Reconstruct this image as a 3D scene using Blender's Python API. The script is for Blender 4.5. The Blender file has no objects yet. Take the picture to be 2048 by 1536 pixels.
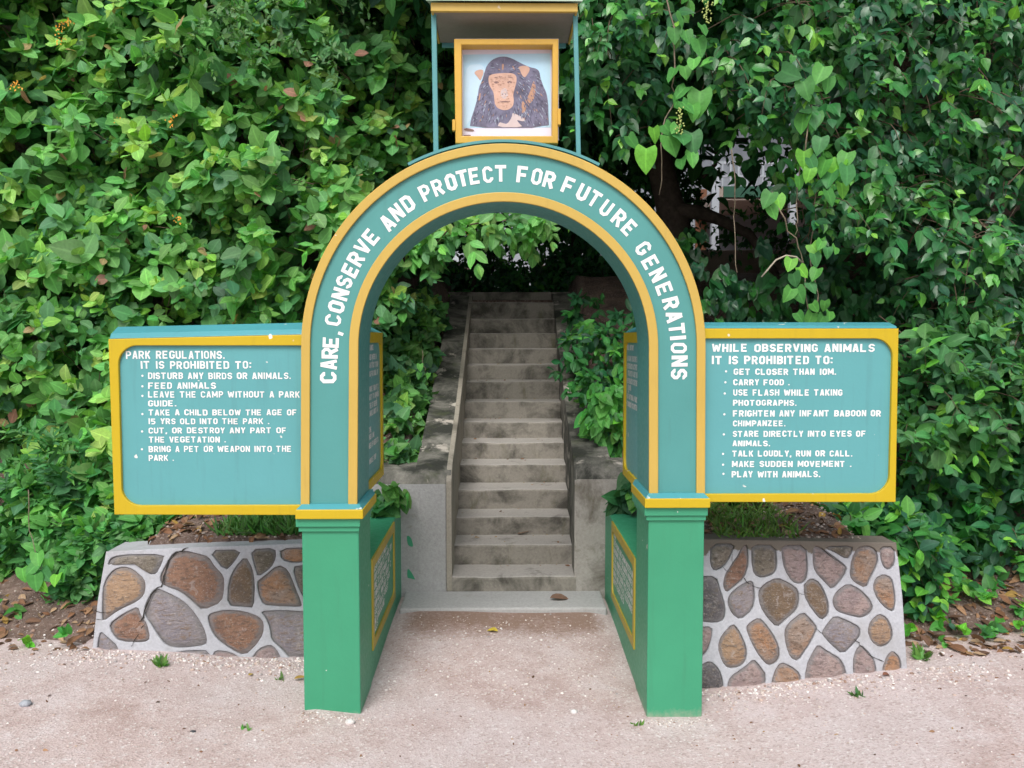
import bpy, bmesh, math, random
import numpy as np
from mathutils import Vector, Matrix

# ------------------------------------------------------------------ camera, sky, sun, exposure
F = 1650.0            # focal length in pixels of a 2048 px wide picture
D, CX, H = 3.75, -0.010, 1.70
PITCH = math.atan(90 / F)
YAW = math.atan(21 / F)
scene = bpy.context.scene
COL = scene.collection
cam_data = bpy.data.cameras.new("camera")
cam = bpy.data.objects.new("camera", cam_data)
COL.objects.link(cam)
cam_data.sensor_width = 36.0
cam_data.lens = F / 2048 * 36.0
cam_data.clip_start = 0.05
cam_data.clip_end = 600
cam.location = (CX, -D, H)
cam.rotation_euler = (math.radians(90) - PITCH, 0, -YAW)
scene.camera = cam

SUN_ELEV, SUN_AZ = 50, 192          # azimuth clockwise from +Y: behind the camera
world = bpy.data.worlds.new("World")
scene.world = world
world.use_nodes = True
wt = world.node_tree
bg = wt.nodes["Background"]
sky = wt.nodes.new("ShaderNodeTexSky")
sky.sky_type = 'NISHITA'
sky.sun_disc = False
sky.sun_elevation = math.radians(SUN_ELEV)
sky.sun_rotation = math.radians(SUN_AZ)
sky.dust_density = 4.0
sky.ozone_density = 1.0
hs = wt.nodes.new("ShaderNodeHueSaturation")   # overcast: a whiter sky
hs.inputs["Saturation"].default_value = 0.35
wt.links.new(sky.outputs[0], hs.inputs["Color"])
wt.links.new(hs.outputs[0], bg.inputs["Color"])
bg.inputs["Strength"].default_value = 0.12
sl = bpy.data.lights.new("sun", 'SUN')
sl.energy = 1.3
sl.angle = math.radians(25)
sl.color = (1.0, 0.96, 0.91)
sun = bpy.data.objects.new("sun", sl)
COL.objects.link(sun)
az, el = math.radians(SUN_AZ), math.radians(SUN_ELEV)
sd = Vector((math.sin(az) * math.cos(el), math.cos(az) * math.cos(el), math.sin(el)))
sun.rotation_euler = sd.to_track_quat('Z', 'Y').to_euler()
sun.location = sd * 30
scene.view_settings.view_transform = 'Standard'
scene.view_settings.look = 'None'
scene.view_settings.exposure = 0.6
scene.view_settings.gamma = 1.0
scene.cycles.max_bounces = 6
scene.cycles.use_denoising = True

# ------------------------------------------------------------------ helpers
random.seed(3)
_cp, _sp, _cy, _sy = math.cos(PITCH), math.sin(PITCH), math.cos(YAW), math.sin(YAW)
FWD = np.array([_sy * _cp, _cy * _cp, -_sp])
RGT = np.array([_cy, -_sy, 0.0])
UPV = np.array([_sy * _sp, _cy * _sp, _cp])
CAM = np.array([CX, -D, H])


def ray(px, py):
    return FWD + RGT * ((px - 1024) / F) + UPV * ((768 - py) / F)


def at(px, py, Y):
    """the point at depth Y seen at photo position px, py"""
    r = ray(px, py)
    return CAM + r * ((Y + D) / r[1])


def at_plane(px, py, p0, n):
    r = ray(px, py)
    return CAM + r * (np.dot(np.array(p0) - CAM, n) / np.dot(r, n))


def at_many(px, py, Y):
    r = FWD[None] + RGT[None] * ((px - 1024) / F)[:, None] + UPV[None] * ((768 - py) / F)[:, None]
    return CAM[None] + r * ((Y + D) / r[:, 1])[:, None]


def tag(o, label=None, cat=None, group=None, kind=None):
    if label: o["label"] = label
    if cat: o["category"] = cat
    if group: o["group"] = group
    if kind: o["kind"] = kind
    return o


def empty(name, loc, label, cat, group=None):
    o = bpy.data.objects.new(name, None)
    COL.objects.link(o)
    o.location = loc
    o.empty_display_size = 0.1
    return tag(o, label, cat, group)


def link(name, mesh, mat=None, parent=None, bevel=0.0, smooth=False):
    o = bpy.data.objects.new(name, mesh)
    COL.objects.link(o)
    if mat:
        for m in (mat if isinstance(mat, (list, tuple)) else [mat]):
            mesh.materials.append(m)
    if parent:
        o.parent = parent
        o.matrix_parent_inverse = Matrix.Translation(parent_world(parent)).inverted()
    if bevel:
        b = o.modifiers.new("edge", 'BEVEL')
        b.width = bevel; b.segments = 2; b.limit_method = 'ANGLE'; b.angle_limit = math.radians(40)
    if smooth:
        mesh.polygons.foreach_set("use_smooth", [True] * len(mesh.polygons))
    return o


def parent_world(o):
    v = Vector(o.location)
    while o.parent:
        o = o.parent
        v = v + Vector(o.location) if False else v
    return v if o.parent is None else v


class MB:
    def __init__(self):
        self.v, self.f, self.m = [], [], []

    def add(self, verts, faces, mi=0):
        b = len(self.v)
        self.v += [tuple(map(float, p)) for p in verts]
        self.f += [tuple(i + b for i in f) for f in faces]
        self.m += [mi] * len(faces)
        return self

    def box(self, x0, x1, y0, y1, z0, z1, mi=0):
        v = [(x, y, z) for z in (z0, z1) for y in (y0, y1) for x in (x0, x1)]
        return self.add(v, [(0, 2, 3, 1), (4, 5, 7, 6), (0, 1, 5, 4), (2, 6, 7, 3), (0, 4, 6, 2), (1, 3, 7, 5)], mi)

    def prism(self, poly, d, mi=0):
        """poly: 3D outline, swept by the vector d"""
        n = len(poly)
        p = [np.array(q, float) for q in poly]
        v = p + [q + np.array(d, float) for q in p]
        f = [tuple(range(n))[::-1], tuple(range(n, 2 * n))] + [(i, (i + 1) % n, n + (i + 1) % n, n + i) for i in range(n)]
        return self.add(v, f, mi)

    def tube(self, pts, rad, sides=6, mi=0):
        pts = [np.array(p, float) for p in pts]
        if not hasattr(rad, '__len__'): rad = [rad] * len(pts)
        v, f = [], []
        for i, p in enumerate(pts):
            t = pts[min(i + 1, len(pts) - 1)] - pts[max(i - 1, 0)]
            t = t / (np.linalg.norm(t) + 1e-9)
            a = np.cross(t, [0.3, 0.9, 0.31]); a /= np.linalg.norm(a) + 1e-9
            b = np.cross(t, a)
            for k in range(sides):
                w = 2 * math.pi * k / sides
                v.append(p + rad[i] * (math.cos(w) * a + math.sin(w) * b))
        for i in range(len(pts) - 1):
            for k in range(sides):
                f.append((i * sides + k, i * sides + (k + 1) % sides, (i + 1) * sides + (k + 1) % sides, (i + 1) * sides + k))
        f += [tuple(range(sides))[::-1], tuple(range((len(pts) - 1) * sides, len(pts) * sides))]
        return self.add(v, f, mi)

    def build(self, name, mat=None, parent=None, bevel=0.0, smooth=False, fix=True):
        me = bpy.data.meshes.new(name)
        me.from_pydata(self.v, [], self.f)
        me.polygons.foreach_set("material_index", self.m)
        if fix:
            bm = bmesh.new(); bm.from_mesh(me)
            bmesh.ops.recalc_face_normals(bm, faces=bm.faces)
            bm.to_mesh(me); bm.free()
        me.update()
        return link(name, me, mat, parent, bevel, smooth)


def curve_fill(outer, holes, half, bevel=0.0, res=1):
    """flat outline with holes, thickened: list of verts (x,y,z), faces"""
    cu = bpy.data.curves.new("outline", 'CURVE')
    cu.dimensions = '2D'; cu.fill_mode = 'BOTH'
    cu.extrude = half; cu.bevel_depth = bevel; cu.bevel_resolution = res
    cu.offset = -bevel
    for pl in [outer] + holes:
        s = cu.splines.new('POLY'); s.points.add(len(pl) - 1); s.use_cyclic_u = True
        for i, p in enumerate(pl): s.points[i].co = (p[0], p[1], 0, 1)
    ob = bpy.data.objects.new("outline", cu)
    COL.objects.link(ob)
    dg = bpy.context.evaluated_depsgraph_get()
    me = bpy.data.meshes.new_from_object(ob.evaluated_get(dg))
    v = [tuple(p.co) for p in me.vertices]; f = [tuple(p.vertices) for p in me.polygons]
    bpy.data.objects.remove(ob); bpy.data.curves.remove(cu); bpy.data.meshes.remove(me)
    return v, f


# sign painter's block capitals, as centre lines of brush strokes
def glyphs(t):
    a = t / 2; W = .62; l, r, b, p, m, c = a, W - a, a, 1 - a, .5, .13
    top = [(l, p), (r - c, p), (r, p - c), (r, .5 + c), (r - c, .5), (l, .5)]
    ring = [(l, b + c), (l, p - c), (l + c, p), (r - c, p), (r, p - c), (r, b + c), (r - c, b), (l + c, b), (l, b + c)]
    st = [(l, 0), (l, 1)]
    G = {
        'A': [[(.09, 0), (W / 2 - .02, 1)], [(W / 2 + .02, 1), (W - .09, 0)], [(.16, .27), (W - .16, .27)]],
        'B': [st, [(l, p), (r - c, p), (r - .02, p - c), (r - .02, .5 + c), (r - c, .5)], [(l, .5), (r - c, .5), (r, .5 - c), (r, b + c), (r - c, b), (l, b)]],
        'C': [[(r, .69), (r, p - c), (r - c, p), (l + c, p), (l, p - c), (l, b + c), (l + c, b), (r - c, b), (r, b + c), (r, .31)]],
        'D': [st, [(l, p), (r - c, p), (r, p - c), (r, b + c), (r - c, b), (l, b)]],
        'E': [st, [(l, p), (W * .93, p)], [(l, .5), (W * .82, .5)], [(l, b), (W * .93, b)]],
        'F': [st, [(l, p), (W * .93, p)], [(l, .47), (W * .82, .47)]],
        'G': [[(r, .70), (r, p - c), (r - c, p), (l + c, p), (l, p - c), (l, b + c), (l + c, b), (r - c, b), (r, b + c), (r, .44), (.34, .44)]],
        'H': [st, [(r, 0), (r, 1)], [(l, .5), (r, .5)]], 'I': [[(a, 0), (a, 1)]],
        'J': [[(r, 1), (r, b + c), (r - c, b), (l + c, b), (l, b + c), (l, .32)]],
        'K': [st, [(W - .07, 1), (l + .04, .40)], [(.27, .56), (W - .07, 0)]], 'L': [st, [(l, b), (W * .92, b)]],
        'M': [[(l, 0), (l, 1)], [(l + .02, .96), (.40, .22)], [(.40, .22), (.80 - l - .02, .96)], [(.80 - l, 0), (.80 - l, 1)]],
        'N': [[(l, 0), (l, 1)], [(l + .01, .97), (r - .01, .03)], [(r, 0), (r, 1)]], 'O': [ring], '0': [ring],
        'P': [st, [(l, p), (r - c, p), (r, p - c), (r, .44 + c), (r - c, .44), (l, .44)]],
        'Q': [ring, [(.36, .28), (W, -.02)]],
        'R': [st, [(l, p), (r - c, p), (r, p - c), (r, .46 + c), (r - c, .46), (l, .46)], [(.32, .46), (W - .07, 0)]],
        'S': [[(r, .72), (r, p - c), (r - c, p), (l + c, p), (l, p - c), (l, .5 + c), (l + c, .5), (r - c, .5), (r, .5 - c), (r, b + c), (r - c, b), (l + c, b), (l, b + c), (l, .28)]],
        'T': [[(0, p), (W, p)], [(W / 2, 0), (W / 2, p)]], 'U': [[(l, 1), (l, b + c), (l + c, b), (r - c, b), (r, b + c), (r, 1)]],
        'V': [[(.08, 1), (W / 2 - .01, .03)], [(W / 2 + .01, .03), (W - .08, 1)]],
        'W': [[(.08, 1), (.25, .03)], [(.25, .03), (.44, .85)], [(.44, .85), (.63, .03)], [(.63, .03), (.80, 1)]],
        'X': [[(.08, 0), (W - .08, 1)], [(.08, 1), (W - .08, 0)]], 'Y': [[(.08, 1), (W / 2, .45)], [(W - .08, 1), (W / 2, .45)], [(W / 2, 0), (W / 2, .5)]],
        'Z': [[(.04, p), (W - .06, p)], [(W - .12, p), (.12, b)], [(.04, b), (W - .03, b)]],
        '1': [[(.16, 0), (.16, 1)]], '2': [[(l, .72), (l, p - c), (l + c, p), (r - c, p), (r, p - c), (r, .55), (l, b), (W * .95, b)]],
        '3': [[(l, p), (r - c, p), (r, p - c), (r, .5 + c), (r - c, .5), (r, .5 - c), (r, b + c), (r - c, b), (l, b)]],
        '4': [[(.42, 0), (.42, 1), (l, .3), (W, .3)]], '5': [[(W * .93, p), (l, p), (l, .56), (r - c, .56), (r, .56 - c), (r, b + c), (r - c, b), (l, b)]],
        '6': [[(r, p), (l + c, p), (l, p - c), (l, b + c), (l + c, b), (r - c, b), (r, b + c), (r, .4), (r - c, .52), (l, .52)]],
        '7': [[(0, p), (r, p), (.22, 0)]], '8': [ring, [(l, .52), (r, .52)]], '9': [[(l, b), (r - c, b), (r, b + c), (r, p - c), (r - c, p), (l + c, p), (l, p - c), (l, .6), (l + c, .46), (r, .46)]],
        '.': [[(.10, 0), (.10, .18)]], ',': [[(.14, .16), (.05, -.16)]], ':': [[(.10, .12), (.10, .30)], [(.10, .62), (.10, .80)]], '-': [[(.05, .45), (.4, .45)]],
        '/': [[(.05, 0), (.42, 1)]], '%': [[(.05, 0), (.55, 1)], [(.1, .75), (.1, .95)], [(.5, .05), (.5, .25)]], "'": [[(.08, .75), (.08, 1)]], chr(8226): [[(.10, .38), (.10, .60)]],
        '&': [[(.6, 0), (.15, .7), (.2, .92), (.4, .92), (.42, .7), (.1, .35), (.1, .12), (.3, .08), (.58, .42)]],
    }
    return G


_TXT = {}
_TR = random.Random(77)


def ribbon(pl, t):
    p = [np.array(q, float) for q in pl]
    v = []
    loop = len(p) > 3 and np.linalg.norm(p[0] - p[-1]) < 1e-6
    for i in range(len(p)):
        d0 = p[i] - p[i - 1] if i else (p[-1] - p[-2] if loop else p[1] - p[0])
        d1 = p[i + 1] - p[i] if i < len(p) - 1 else (p[1] - p[0] if loop else d0)
        d0 = d0 / (np.linalg.norm(d0) + 1e-9); d1 = d1 / (np.linalg.norm(d1) + 1e-9)
        nn = np.array([-(d0 + d1)[1], (d0 + d1)[0]]); nn /= np.linalg.norm(nn) + 1e-9
        k = t / 2 / max(.55, float(nn @ np.array([-d1[1], d1[0]])))
        v += [p[i] + nn * k, p[i] - nn * k]
    return v, [(2 * i, 2 * i + 1, 2 * i + 3, 2 * i + 2) for i in range(len(p) - 1)]


def text_geo(s, bold=.17):
    """letters: verts (x, y, layer) with the cap height 1 and x from 0; faces; width"""
    G = glyphs(bold)
    V, Fc, x, WID, wi = [], [], 0.0, [], 0
    for ch in s:
        if ch == ' ':
            x += .52; wi += 1; continue
        g = G[ch]
        w = max(q[0] for pl in g for q in pl) + bold / 2
        k, sk, dy = _TR.uniform(.95, 1.05), _TR.uniform(-.03, .03), _TR.uniform(-.025, .025)
        for li, pl in enumerate(g):
            t = bold * _TR.uniform(.9, 1.12)
            v, f = ribbon(pl, t)
            b = len(V)
            V += [(x + q[0] * k + sk * q[1], q[1] + dy, (li + 1) * (-1) ** len(Fc)) for q in v]
            V[b:] = [(q[0], q[1], li) for q in V[b:]]
            Fc += [tuple(i + b for i in q) for q in f]
        x += w * k + .125
        WID += [wi] * (len(Fc) - len(WID))
    text_geo.words = WID
    return np.array(V), Fc, x - .125


def words_on(mb, s, origin, ux, uy, width, height, bold=.17, wob=0.0):
    """lay the words on a surface: origin is the lower left corner of the line"""
    v, f, w = text_geo(s, bold)
    o, ux, uy = np.array(origin, float), np.array(ux, float), np.array(uy, float)
    nn = np.cross(ux, uy)
    k = width / w
    P = [o + ux * (a * k) + uy * (b * height) + nn * (c * .00025) for a, b, c in v]
    ids = text_geo.words
    for wdi in sorted(set(ids)):
        ff = [q for q, i in zip(f, ids) if i == wdi]
        used = sorted({i for q in ff for i in q}); mp = {u: i for i, u in enumerate(used)}
        MB().add([P[u] for u in used], [tuple(mp[i] for i in q) for q in ff]).build("lettering", M_WHITE, mb, fix=False)


def in_poly(px, py, poly):
    inside = np.zeros(len(px), bool)
    n = len(poly)
    for i in range(n):
        x1, y1 = poly[i]; x2, y2 = poly[(i + 1) % n]
        c = ((y1 > py) != (y2 > py)) & (px < (x2 - x1) * (py - y1) / (y2 - y1 + 1e-9) + x1)
        inside ^= c
    return inside


def chaikin(p, n=2):
    p = [np.array(q, float) for q in p]
    for _ in range(n):
        q = []
        for i in range(len(p)):
            a, b = p[i], p[(i + 1) % len(p)]
            q += [a * .78 + b * .22, a * .22 + b * .78]
        p = q
    return p


# ------------------------------------------------------------------ materials
def new_mat(name):
    m = bpy.data.materials.new(name); m.use_nodes = True
    nt = m.node_tree
    return m, nt, nt.nodes["Principled BSDF"]


def nd(nt, t, **kw):
    n = nt.nodes.new(t)
    for k, v in kw.items():
        if k in n.inputs: n.inputs[k].default_value = v
        else: setattr(n, k, v)
    return n


def coords(nt, scale=(1, 1, 1)):
    tc = nd(nt, "ShaderNodeNewGeometry")
    mp = nd(nt, "ShaderNodeMapping")
    mp.inputs["Scale"].default_value = scale
    nt.links.new(tc.outputs["Position"], mp.inputs["Vector"])
    return mp.outputs[0]


def noise(nt, vec, scale, detail=4, rough=0.55, dist=0.0):
    n = nd(nt, "ShaderNodeTexNoise", Scale=scale, Detail=detail, Roughness=rough, Distortion=dist)
    nt.links.new(vec, n.inputs["Vector"])
    return n.outputs["Fac"]


def ramp(nt, fac, stops):
    r = nd(nt, "ShaderNodeValToRGB")
    els = r.color_ramp.elements
    while len(els) < len(stops): els.new(0.5)
    for e, (p, c) in zip(els, stops):
        e.position = p
        e.color = (c, c, c, 1) if not hasattr(c, '__len__') else (*c, 1)
    nt.links.new(fac, r.inputs[0])
    return r.outputs[0]


def mix(nt, fac, a, b, mode='MIX'):
    n = nd(nt, "ShaderNodeMix"); n.data_type = 'RGBA'; n.blend_type = mode
    for sock, val in ((n.inputs[0], fac), (n.inputs[6], a), (n.inputs[7], b)):
        if isinstance(val, bpy.types.NodeSocket): nt.links.new(val, sock)
        elif hasattr(val, '__len__'): sock.default_value = (*val, 1)
        else: sock.default_value = val
    return n.outputs[2]


def bump(nt, bsdf, height, strength=0.3, dist=0.01):
    b = nd(nt, "ShaderNodeBump", Strength=strength, Distance=dist)
    nt.links.new(height, b.inputs["Height"])
    nt.links.new(b.outputs[0], bsdf.inputs["Normal"])


def paint(name, c, rough=0.45, chips=0.0, grime=0.12, chipcol=(.75, .73, .7), wav=(1, 1, 1), spec=0.35, mud=False):
    m, nt, b = new_mat(name)
    v = coords(nt, wav)
    big = noise(nt, v, 2.3, 5, .6)
    fine = noise(nt, v, 45, 3, .6)
    c = np.array(c)
    col = ramp(nt, big, [(.25, tuple(c * (1 - grime))), (.55, tuple(c)), (.8, tuple(np.minimum(c * (1 + grime * .8), .95)))])
    streak = noise(nt, coords(nt, (9, 9, .7)), 3.0, 4, .6)
    col = mix(nt, ramp(nt, streak, [(.56, 0), (.78, .35)]), col, tuple(c * .62 + np.array([.02, .02, .015])))
    if chips:
        n = noise(nt, v, 21, 2, .4)
        n2 = noise(nt, v, 3.1, 2, .5)
        k = mix(nt, 1.0, ramp(nt, n, [(.735 - chips, 0), (.745 - chips, 1)]), ramp(nt, n2, [(.5, 0), (.56, 1)]), 'MULTIPLY')
        col = mix(nt, k, col, chipcol)
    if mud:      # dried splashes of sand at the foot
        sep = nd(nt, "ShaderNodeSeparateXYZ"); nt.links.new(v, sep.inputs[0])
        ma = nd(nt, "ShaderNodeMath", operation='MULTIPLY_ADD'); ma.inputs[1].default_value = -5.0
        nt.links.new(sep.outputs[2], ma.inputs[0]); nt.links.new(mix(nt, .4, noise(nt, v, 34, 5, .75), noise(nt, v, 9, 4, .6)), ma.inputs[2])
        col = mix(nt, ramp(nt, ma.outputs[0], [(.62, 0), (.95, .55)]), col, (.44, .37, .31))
    nt.links.new(col, b.inputs["Base Color"])
    r = ramp(nt, fine, [(.3, rough - .06), (.7, rough + .1)])
    nt.links.new(r, b.inputs["Roughness"])
    b.inputs["Specular IOR Level"].default_value = spec
    bump(nt, b, mix(nt, .5, fine, noise(nt, v, 9, 4, .6)), .22, .006)
    return m


M_TEAL = paint("teal_paint", (.080, .285, .272), .42, chips=.0, grime=.08)
M_BOARD = paint("board_teal_paint", (.108, .340, .360), .38, chips=.006, grime=.06)
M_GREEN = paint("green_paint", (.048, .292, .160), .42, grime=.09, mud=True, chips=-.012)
M_YEL = paint("yellow_paint", (.52, .37, .012), .42, chips=.01, grime=.05)
M_TAN = paint("ochre_paint", (.52, .355, .078), .42, chips=.003, grime=.07)
M_TEALTOP = paint("blue_teal_paint", (.065, .29, .33), .38, chips=.03, grime=.1)
M_WHITE = paint("white_letter_paint", (.80, .80, .80), .5, grime=.06)
M_METAL = paint("teal_metal_paint", (.09, .29, .30), .32, grime=.1)
M_ROOFTOP = paint("pale_roof_paint", (.42, .55, .45), .5, grime=.12)
M_SOFFIT = paint("grey_board", (.24, .215, .20), .6, grime=.2)
M_FRAMEY = paint("ochre_frame_paint", (.60, .36, .055), .4, grime=.2)


def concrete(name, base, dark, moss, amount, rough=.85, pale=None, zs=1.0):
    m, nt, b = new_mat(name)
    v = coords(nt)
    n1 = noise(nt, v, 3.2, 8, .68, .4)
    n2 = noise(nt, coords(nt, (1, 1, zs)), 6.5, 8, .7, .2)
    n3 = noise(nt, v, 60, 4, .7)
    c = np.array(base)
    col = ramp(nt, n3, [(.3, tuple(c * .85)), (.7, tuple(c * 1.12))])
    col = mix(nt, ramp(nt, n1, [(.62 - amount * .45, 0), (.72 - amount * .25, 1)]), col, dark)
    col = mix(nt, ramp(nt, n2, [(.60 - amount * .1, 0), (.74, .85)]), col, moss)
    if pale:
        n4 = noise(nt, v, 4.4, 6, .65, .3)
        col = mix(nt, ramp(nt, n4, [(.60, 0), (.66, 1)]), col, pale)
    nt.links.new(col, b.inputs["Base Color"])
    b.inputs["Roughness"].default_value = rough
    bump(nt, b, mix(nt, .5, n3, n1), .5, .012)
    return m


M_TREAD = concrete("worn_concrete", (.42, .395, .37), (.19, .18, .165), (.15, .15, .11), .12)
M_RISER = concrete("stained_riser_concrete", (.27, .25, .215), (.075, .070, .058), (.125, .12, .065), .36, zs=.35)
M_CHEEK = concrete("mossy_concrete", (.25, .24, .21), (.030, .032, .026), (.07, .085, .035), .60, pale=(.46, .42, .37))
M_CHEEKFRONT = concrete("grey_render", (.37, .37, .37), (.26, .26, .24), (.20, .19, .12), .10)
M_RENDERED = concrete("stained_render", (.36, .34, .31), (.14, .125, .10), (.13, .125, .07), .28)
M_KERB = concrete("worn_tan_concrete", (.33, .30, .25), (.17, .155, .125), (.14, .13, .08), .2)
M_APRON = concrete("apron_concrete", (.40, .40, .40), (.28, .27, .25), (.26, .24, .2), .05)


def mortar_mat():
    m, nt, b = new_mat("mortar")
    v = coords(nt)
    n3 = noise(nt, v, 70, 4, .7)
    n1 = noise(nt, v, 4.5, 6, .6)
    col = ramp(nt, n3, [(.3, (.36, .37, .405)), (.7, (.47, .48, .52))])
    col = mix(nt, ramp(nt, n1, [(.48, 0), (.72, .6)]), col, (.27, .26, .25))
    # damp brown growth along the top edge of the wall
    sep = nd(nt, "ShaderNodeSeparateXYZ"); g = nd(nt, "ShaderNodeNewGeometry")
    nt.links.new(g.outputs["Position"], sep.inputs[0])
    at_ = nd(nt, "ShaderNodeAttribute"); at_.attribute_name = "stain"
    st = nd(nt, "ShaderNodeMath", operation='MULTIPLY_ADD')
    nt.links.new(noise(nt, v, 11, 6, .7), st.inputs[0]); st.inputs[1].default_value = .9
    nt.links.new(at_.outputs["Fac"], st.inputs[2])
    col = mix(nt, ramp(nt, st.outputs[0], [(.95, 0), (1.25, .9)]), col, (.13, .105, .075))
    nt.links.new(col, b.inputs["Base Color"])
    b.inputs["Roughness"].default_value = .85
    bump(nt, b, mix(nt, .4, n3, noise(nt, v, 14, 5, .6)), .5, .008)
    return m


M_MORTAR = mortar_mat()


def stone_mat(i, a, bcol, c):
    m, nt, b = new_mat("stone_%d" % i)
    v = coords(nt)
    n1 = noise(nt, v, 7.0 + i % 3, 7, .66, .6)
    n2 = noise(nt, coords(nt, (1, 1, 2.5)), 26, 6, .72, .4)
    n3 = noise(nt, v, 120, 3, .7)
    col = mix(nt, ramp(nt, n1, [(.40, 0), (.60, 1)]), a, bcol)
    col = mix(nt, ramp(nt, n2, [(.50, 0), (.62, .9)]), col, tuple(np.array(c) * .72))
    col = mix(nt, ramp(nt, n3, [(.58, 0), (.68, .6)]), col, (.50, .46, .43))
    col = mix(nt, ramp(nt, noise(nt, v, 17, 6, .75, 1.2), [(.56, 0), (.66, .5)]), col, (.46, .42, .41))
    at_ = nd(nt, "ShaderNodeAttribute"); at_.attribute_name = "rim"
    st = nd(nt, "ShaderNodeMath", operation='MULTIPLY_ADD')
    nt.links.new(n2, st.inputs[0]); st.inputs[1].default_value = .9
    nt.links.new(at_.outputs["Fac"], st.inputs[2])
    col = mix(nt, ramp(nt, st.outputs[0], [(.72, 0), (1.05, .75)]), col, (.235, .225, .23))   # mortar smeared on the stone edge
    nt.links.new(col, b.inputs["Base Color"])
    b.inputs["Roughness"].default_value = .62
    b.inputs["Specular IOR Level"].default_value = .4
    bump(nt, b, mix(nt, .5, n2, n1), 1.0, .035)
    return m


STONE = {
    'red': stone_mat(0, (.31, .175, .115), (.24, .135, .095), (.18, .125, .10)),
    'tan': stone_mat(1, (.40, .265, .165), (.34, .225, .15), (.25, .19, .15)),
    'grey': stone_mat(2, (.30, .27, .28), (.24, .22, .25), (.33, .24, .18)),
    'pink': stone_mat(3, (.38, .285, .265), (.30, .23, .23), (.22, .17, .155)),
    'brown': stone_mat(4, (.20, .135, .085), (.14, .105, .08), (.27, .19, .12)),
    'dark': stone_mat(5, (.095, .09, .095), (.15, .14, .15), (.22, .19, .16)),
    'rust': stone_mat(6, (.37, .205, .115), (.32, .245, .20), (.21, .14, .10)),
    'olive': stone_mat(7, (.17, .145, .11), (.24, .21, .175), (.12, .10, .08)),
}


def ground_mat():
    m, nt, b = new_mat("pinkish_sand")
    v = coords(nt)
    n0 = noise(nt, v, .9, 5, .6)
    n1 = noise(nt, v, 4.5, 6, .62, .3)
    n2 = noise(nt, v, 38, 4, .7)
    n3 = noise(nt, v, 170, 3, .75)
    vo = nd(nt, "ShaderNodeTexVoronoi", Scale=95.0); nt.links.new(v, vo.inputs["Vector"])
    vo2 = nd(nt, "ShaderNodeTexVoronoi", Scale=38.0); nt.links.new(v, vo2.inputs["Vector"])
    col = ramp(nt, n1, [(.28, (.40, .295, .275)), (.50, (.53, .425, .415)), (.70, (.60, .52, .525))])
    col = mix(nt, ramp(nt, n0, [(.42, 0), (.66, .7)]), col, (.57, .505, .515))
    sx = nd(nt, "ShaderNodeSeparateColor"); nt.links.new(vo.outputs["Color"], sx.inputs[0])
    col = mix(nt, ramp(nt, sx.outputs[0], [(.0, .38), (.35, 0)]), col, (.22, .15, .12))
    col = mix(nt, ramp(nt, sx.outputs[1], [(.84, 0), (.99, .55)]), col, (.74, .72, .72))
    col = mix(nt, ramp(nt, n3, [(.32, .45), (.5, 0)]), col, (.29, .205, .17))
    at_ = nd(nt, "ShaderNodeAttribute"); at_.attribute_name = "soil"
    st = nd(nt, "ShaderNodeMath", operation='MULTIPLY_ADD')
    nt.links.new(mix(nt, .5, n1, n2), st.inputs[0]); st.inputs[1].default_value = .9
    nt.links.new(at_.outputs["Fac"], st.inputs[2])
    col = mix(nt, ramp(nt, st.outputs[0], [(.75, 0), (1.2, .9)]), col, (.24, .155, .115))
    nt.links.new(col, b.inputs["Base Color"])
    b.inputs["Roughness"].default_value = .92
    b.inputs["Specular IOR Level"].default_value = .2
    hgt = mix(nt, .5, mix(nt, .5, n3, n2), vo.outputs["Distance"])
    bump(nt, b, hgt, .55, .012)
    return m


def soil_mat():
    m, nt, b = new_mat("brown_soil")
    v = coords(nt)
    n1 = noise(nt, v, 7, 7, .7, .4)
    n2 = noise(nt, v, 55, 5, .75)
    col = ramp(nt, n1, [(.3, (.085, .055, .044)), (.55, (.19, .130, .105)), (.75, (.31, .225, .185))])
    col = mix(nt, ramp(nt, n2, [(.55, 0), (.66, .8)]), col, (.46, .39, .36))
    nt.links.new(col, b.inputs["Base Color"])
    b.inputs["Roughness"].default_value = .95
    bump(nt, b, mix(nt, .5, n1, n2), 1.0, .04)
    return m


def leaf_mat(name, rough=.42, transl=.28, spec=.45):
    m, nt, b = new_mat(name)
    a = nd(nt, "ShaderNodeAttribute"); a.attribute_name = "Col"
    v = coords(nt)
    n = noise(nt, v, 60, 3, .6)
    col = mix(nt, 1.0, a.outputs["Color"], ramp(nt, n, [(.3, .86), (.7, 1.12)]), 'MULTIPLY')
    col = mix(nt, ramp(nt, a.outputs["Alpha"], [(.02, .55), (.16, 0)]), col, mix(nt, 1.0, a.outputs["Color"], (1.7, 1.6, 1.6), 'MULTIPLY'))
    nt.links.new(col, b.inputs["Base Color"])
    b.inputs["Roughness"].default_value = rough
    b.inputs["Specular IOR Level"].default_value = spec
    tr = nd(nt, "ShaderNodeBsdfTranslucent")
    nt.links.new(mix(nt, 1.0, col, (1.5, 1.5, .7), 'MULTIPLY'), tr.inputs["Color"])
    ms = nd(nt, "ShaderNodeMixShader"); ms.inputs[0].default_value = transl
    nt.links.new(b.outputs[0], ms.inputs[1]); nt.links.new(tr.outputs[0], ms.inputs[2])
    nt.links.new(ms.outputs[0], nt.nodes["Material Output"].inputs[0])
    bump(nt, b, n, .25, .004)
    return m


M_SAND = ground_mat()
M_SOIL = soil_mat()
M_LEAF = leaf_mat("leaf", .50, .32, .32)
M_GLOSSLEAF = leaf_mat("glossy_leaf", .34, .2, .5)
M_DEADLEAF = leaf_mat("dry_leaf", .7, .1, .2)


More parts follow.
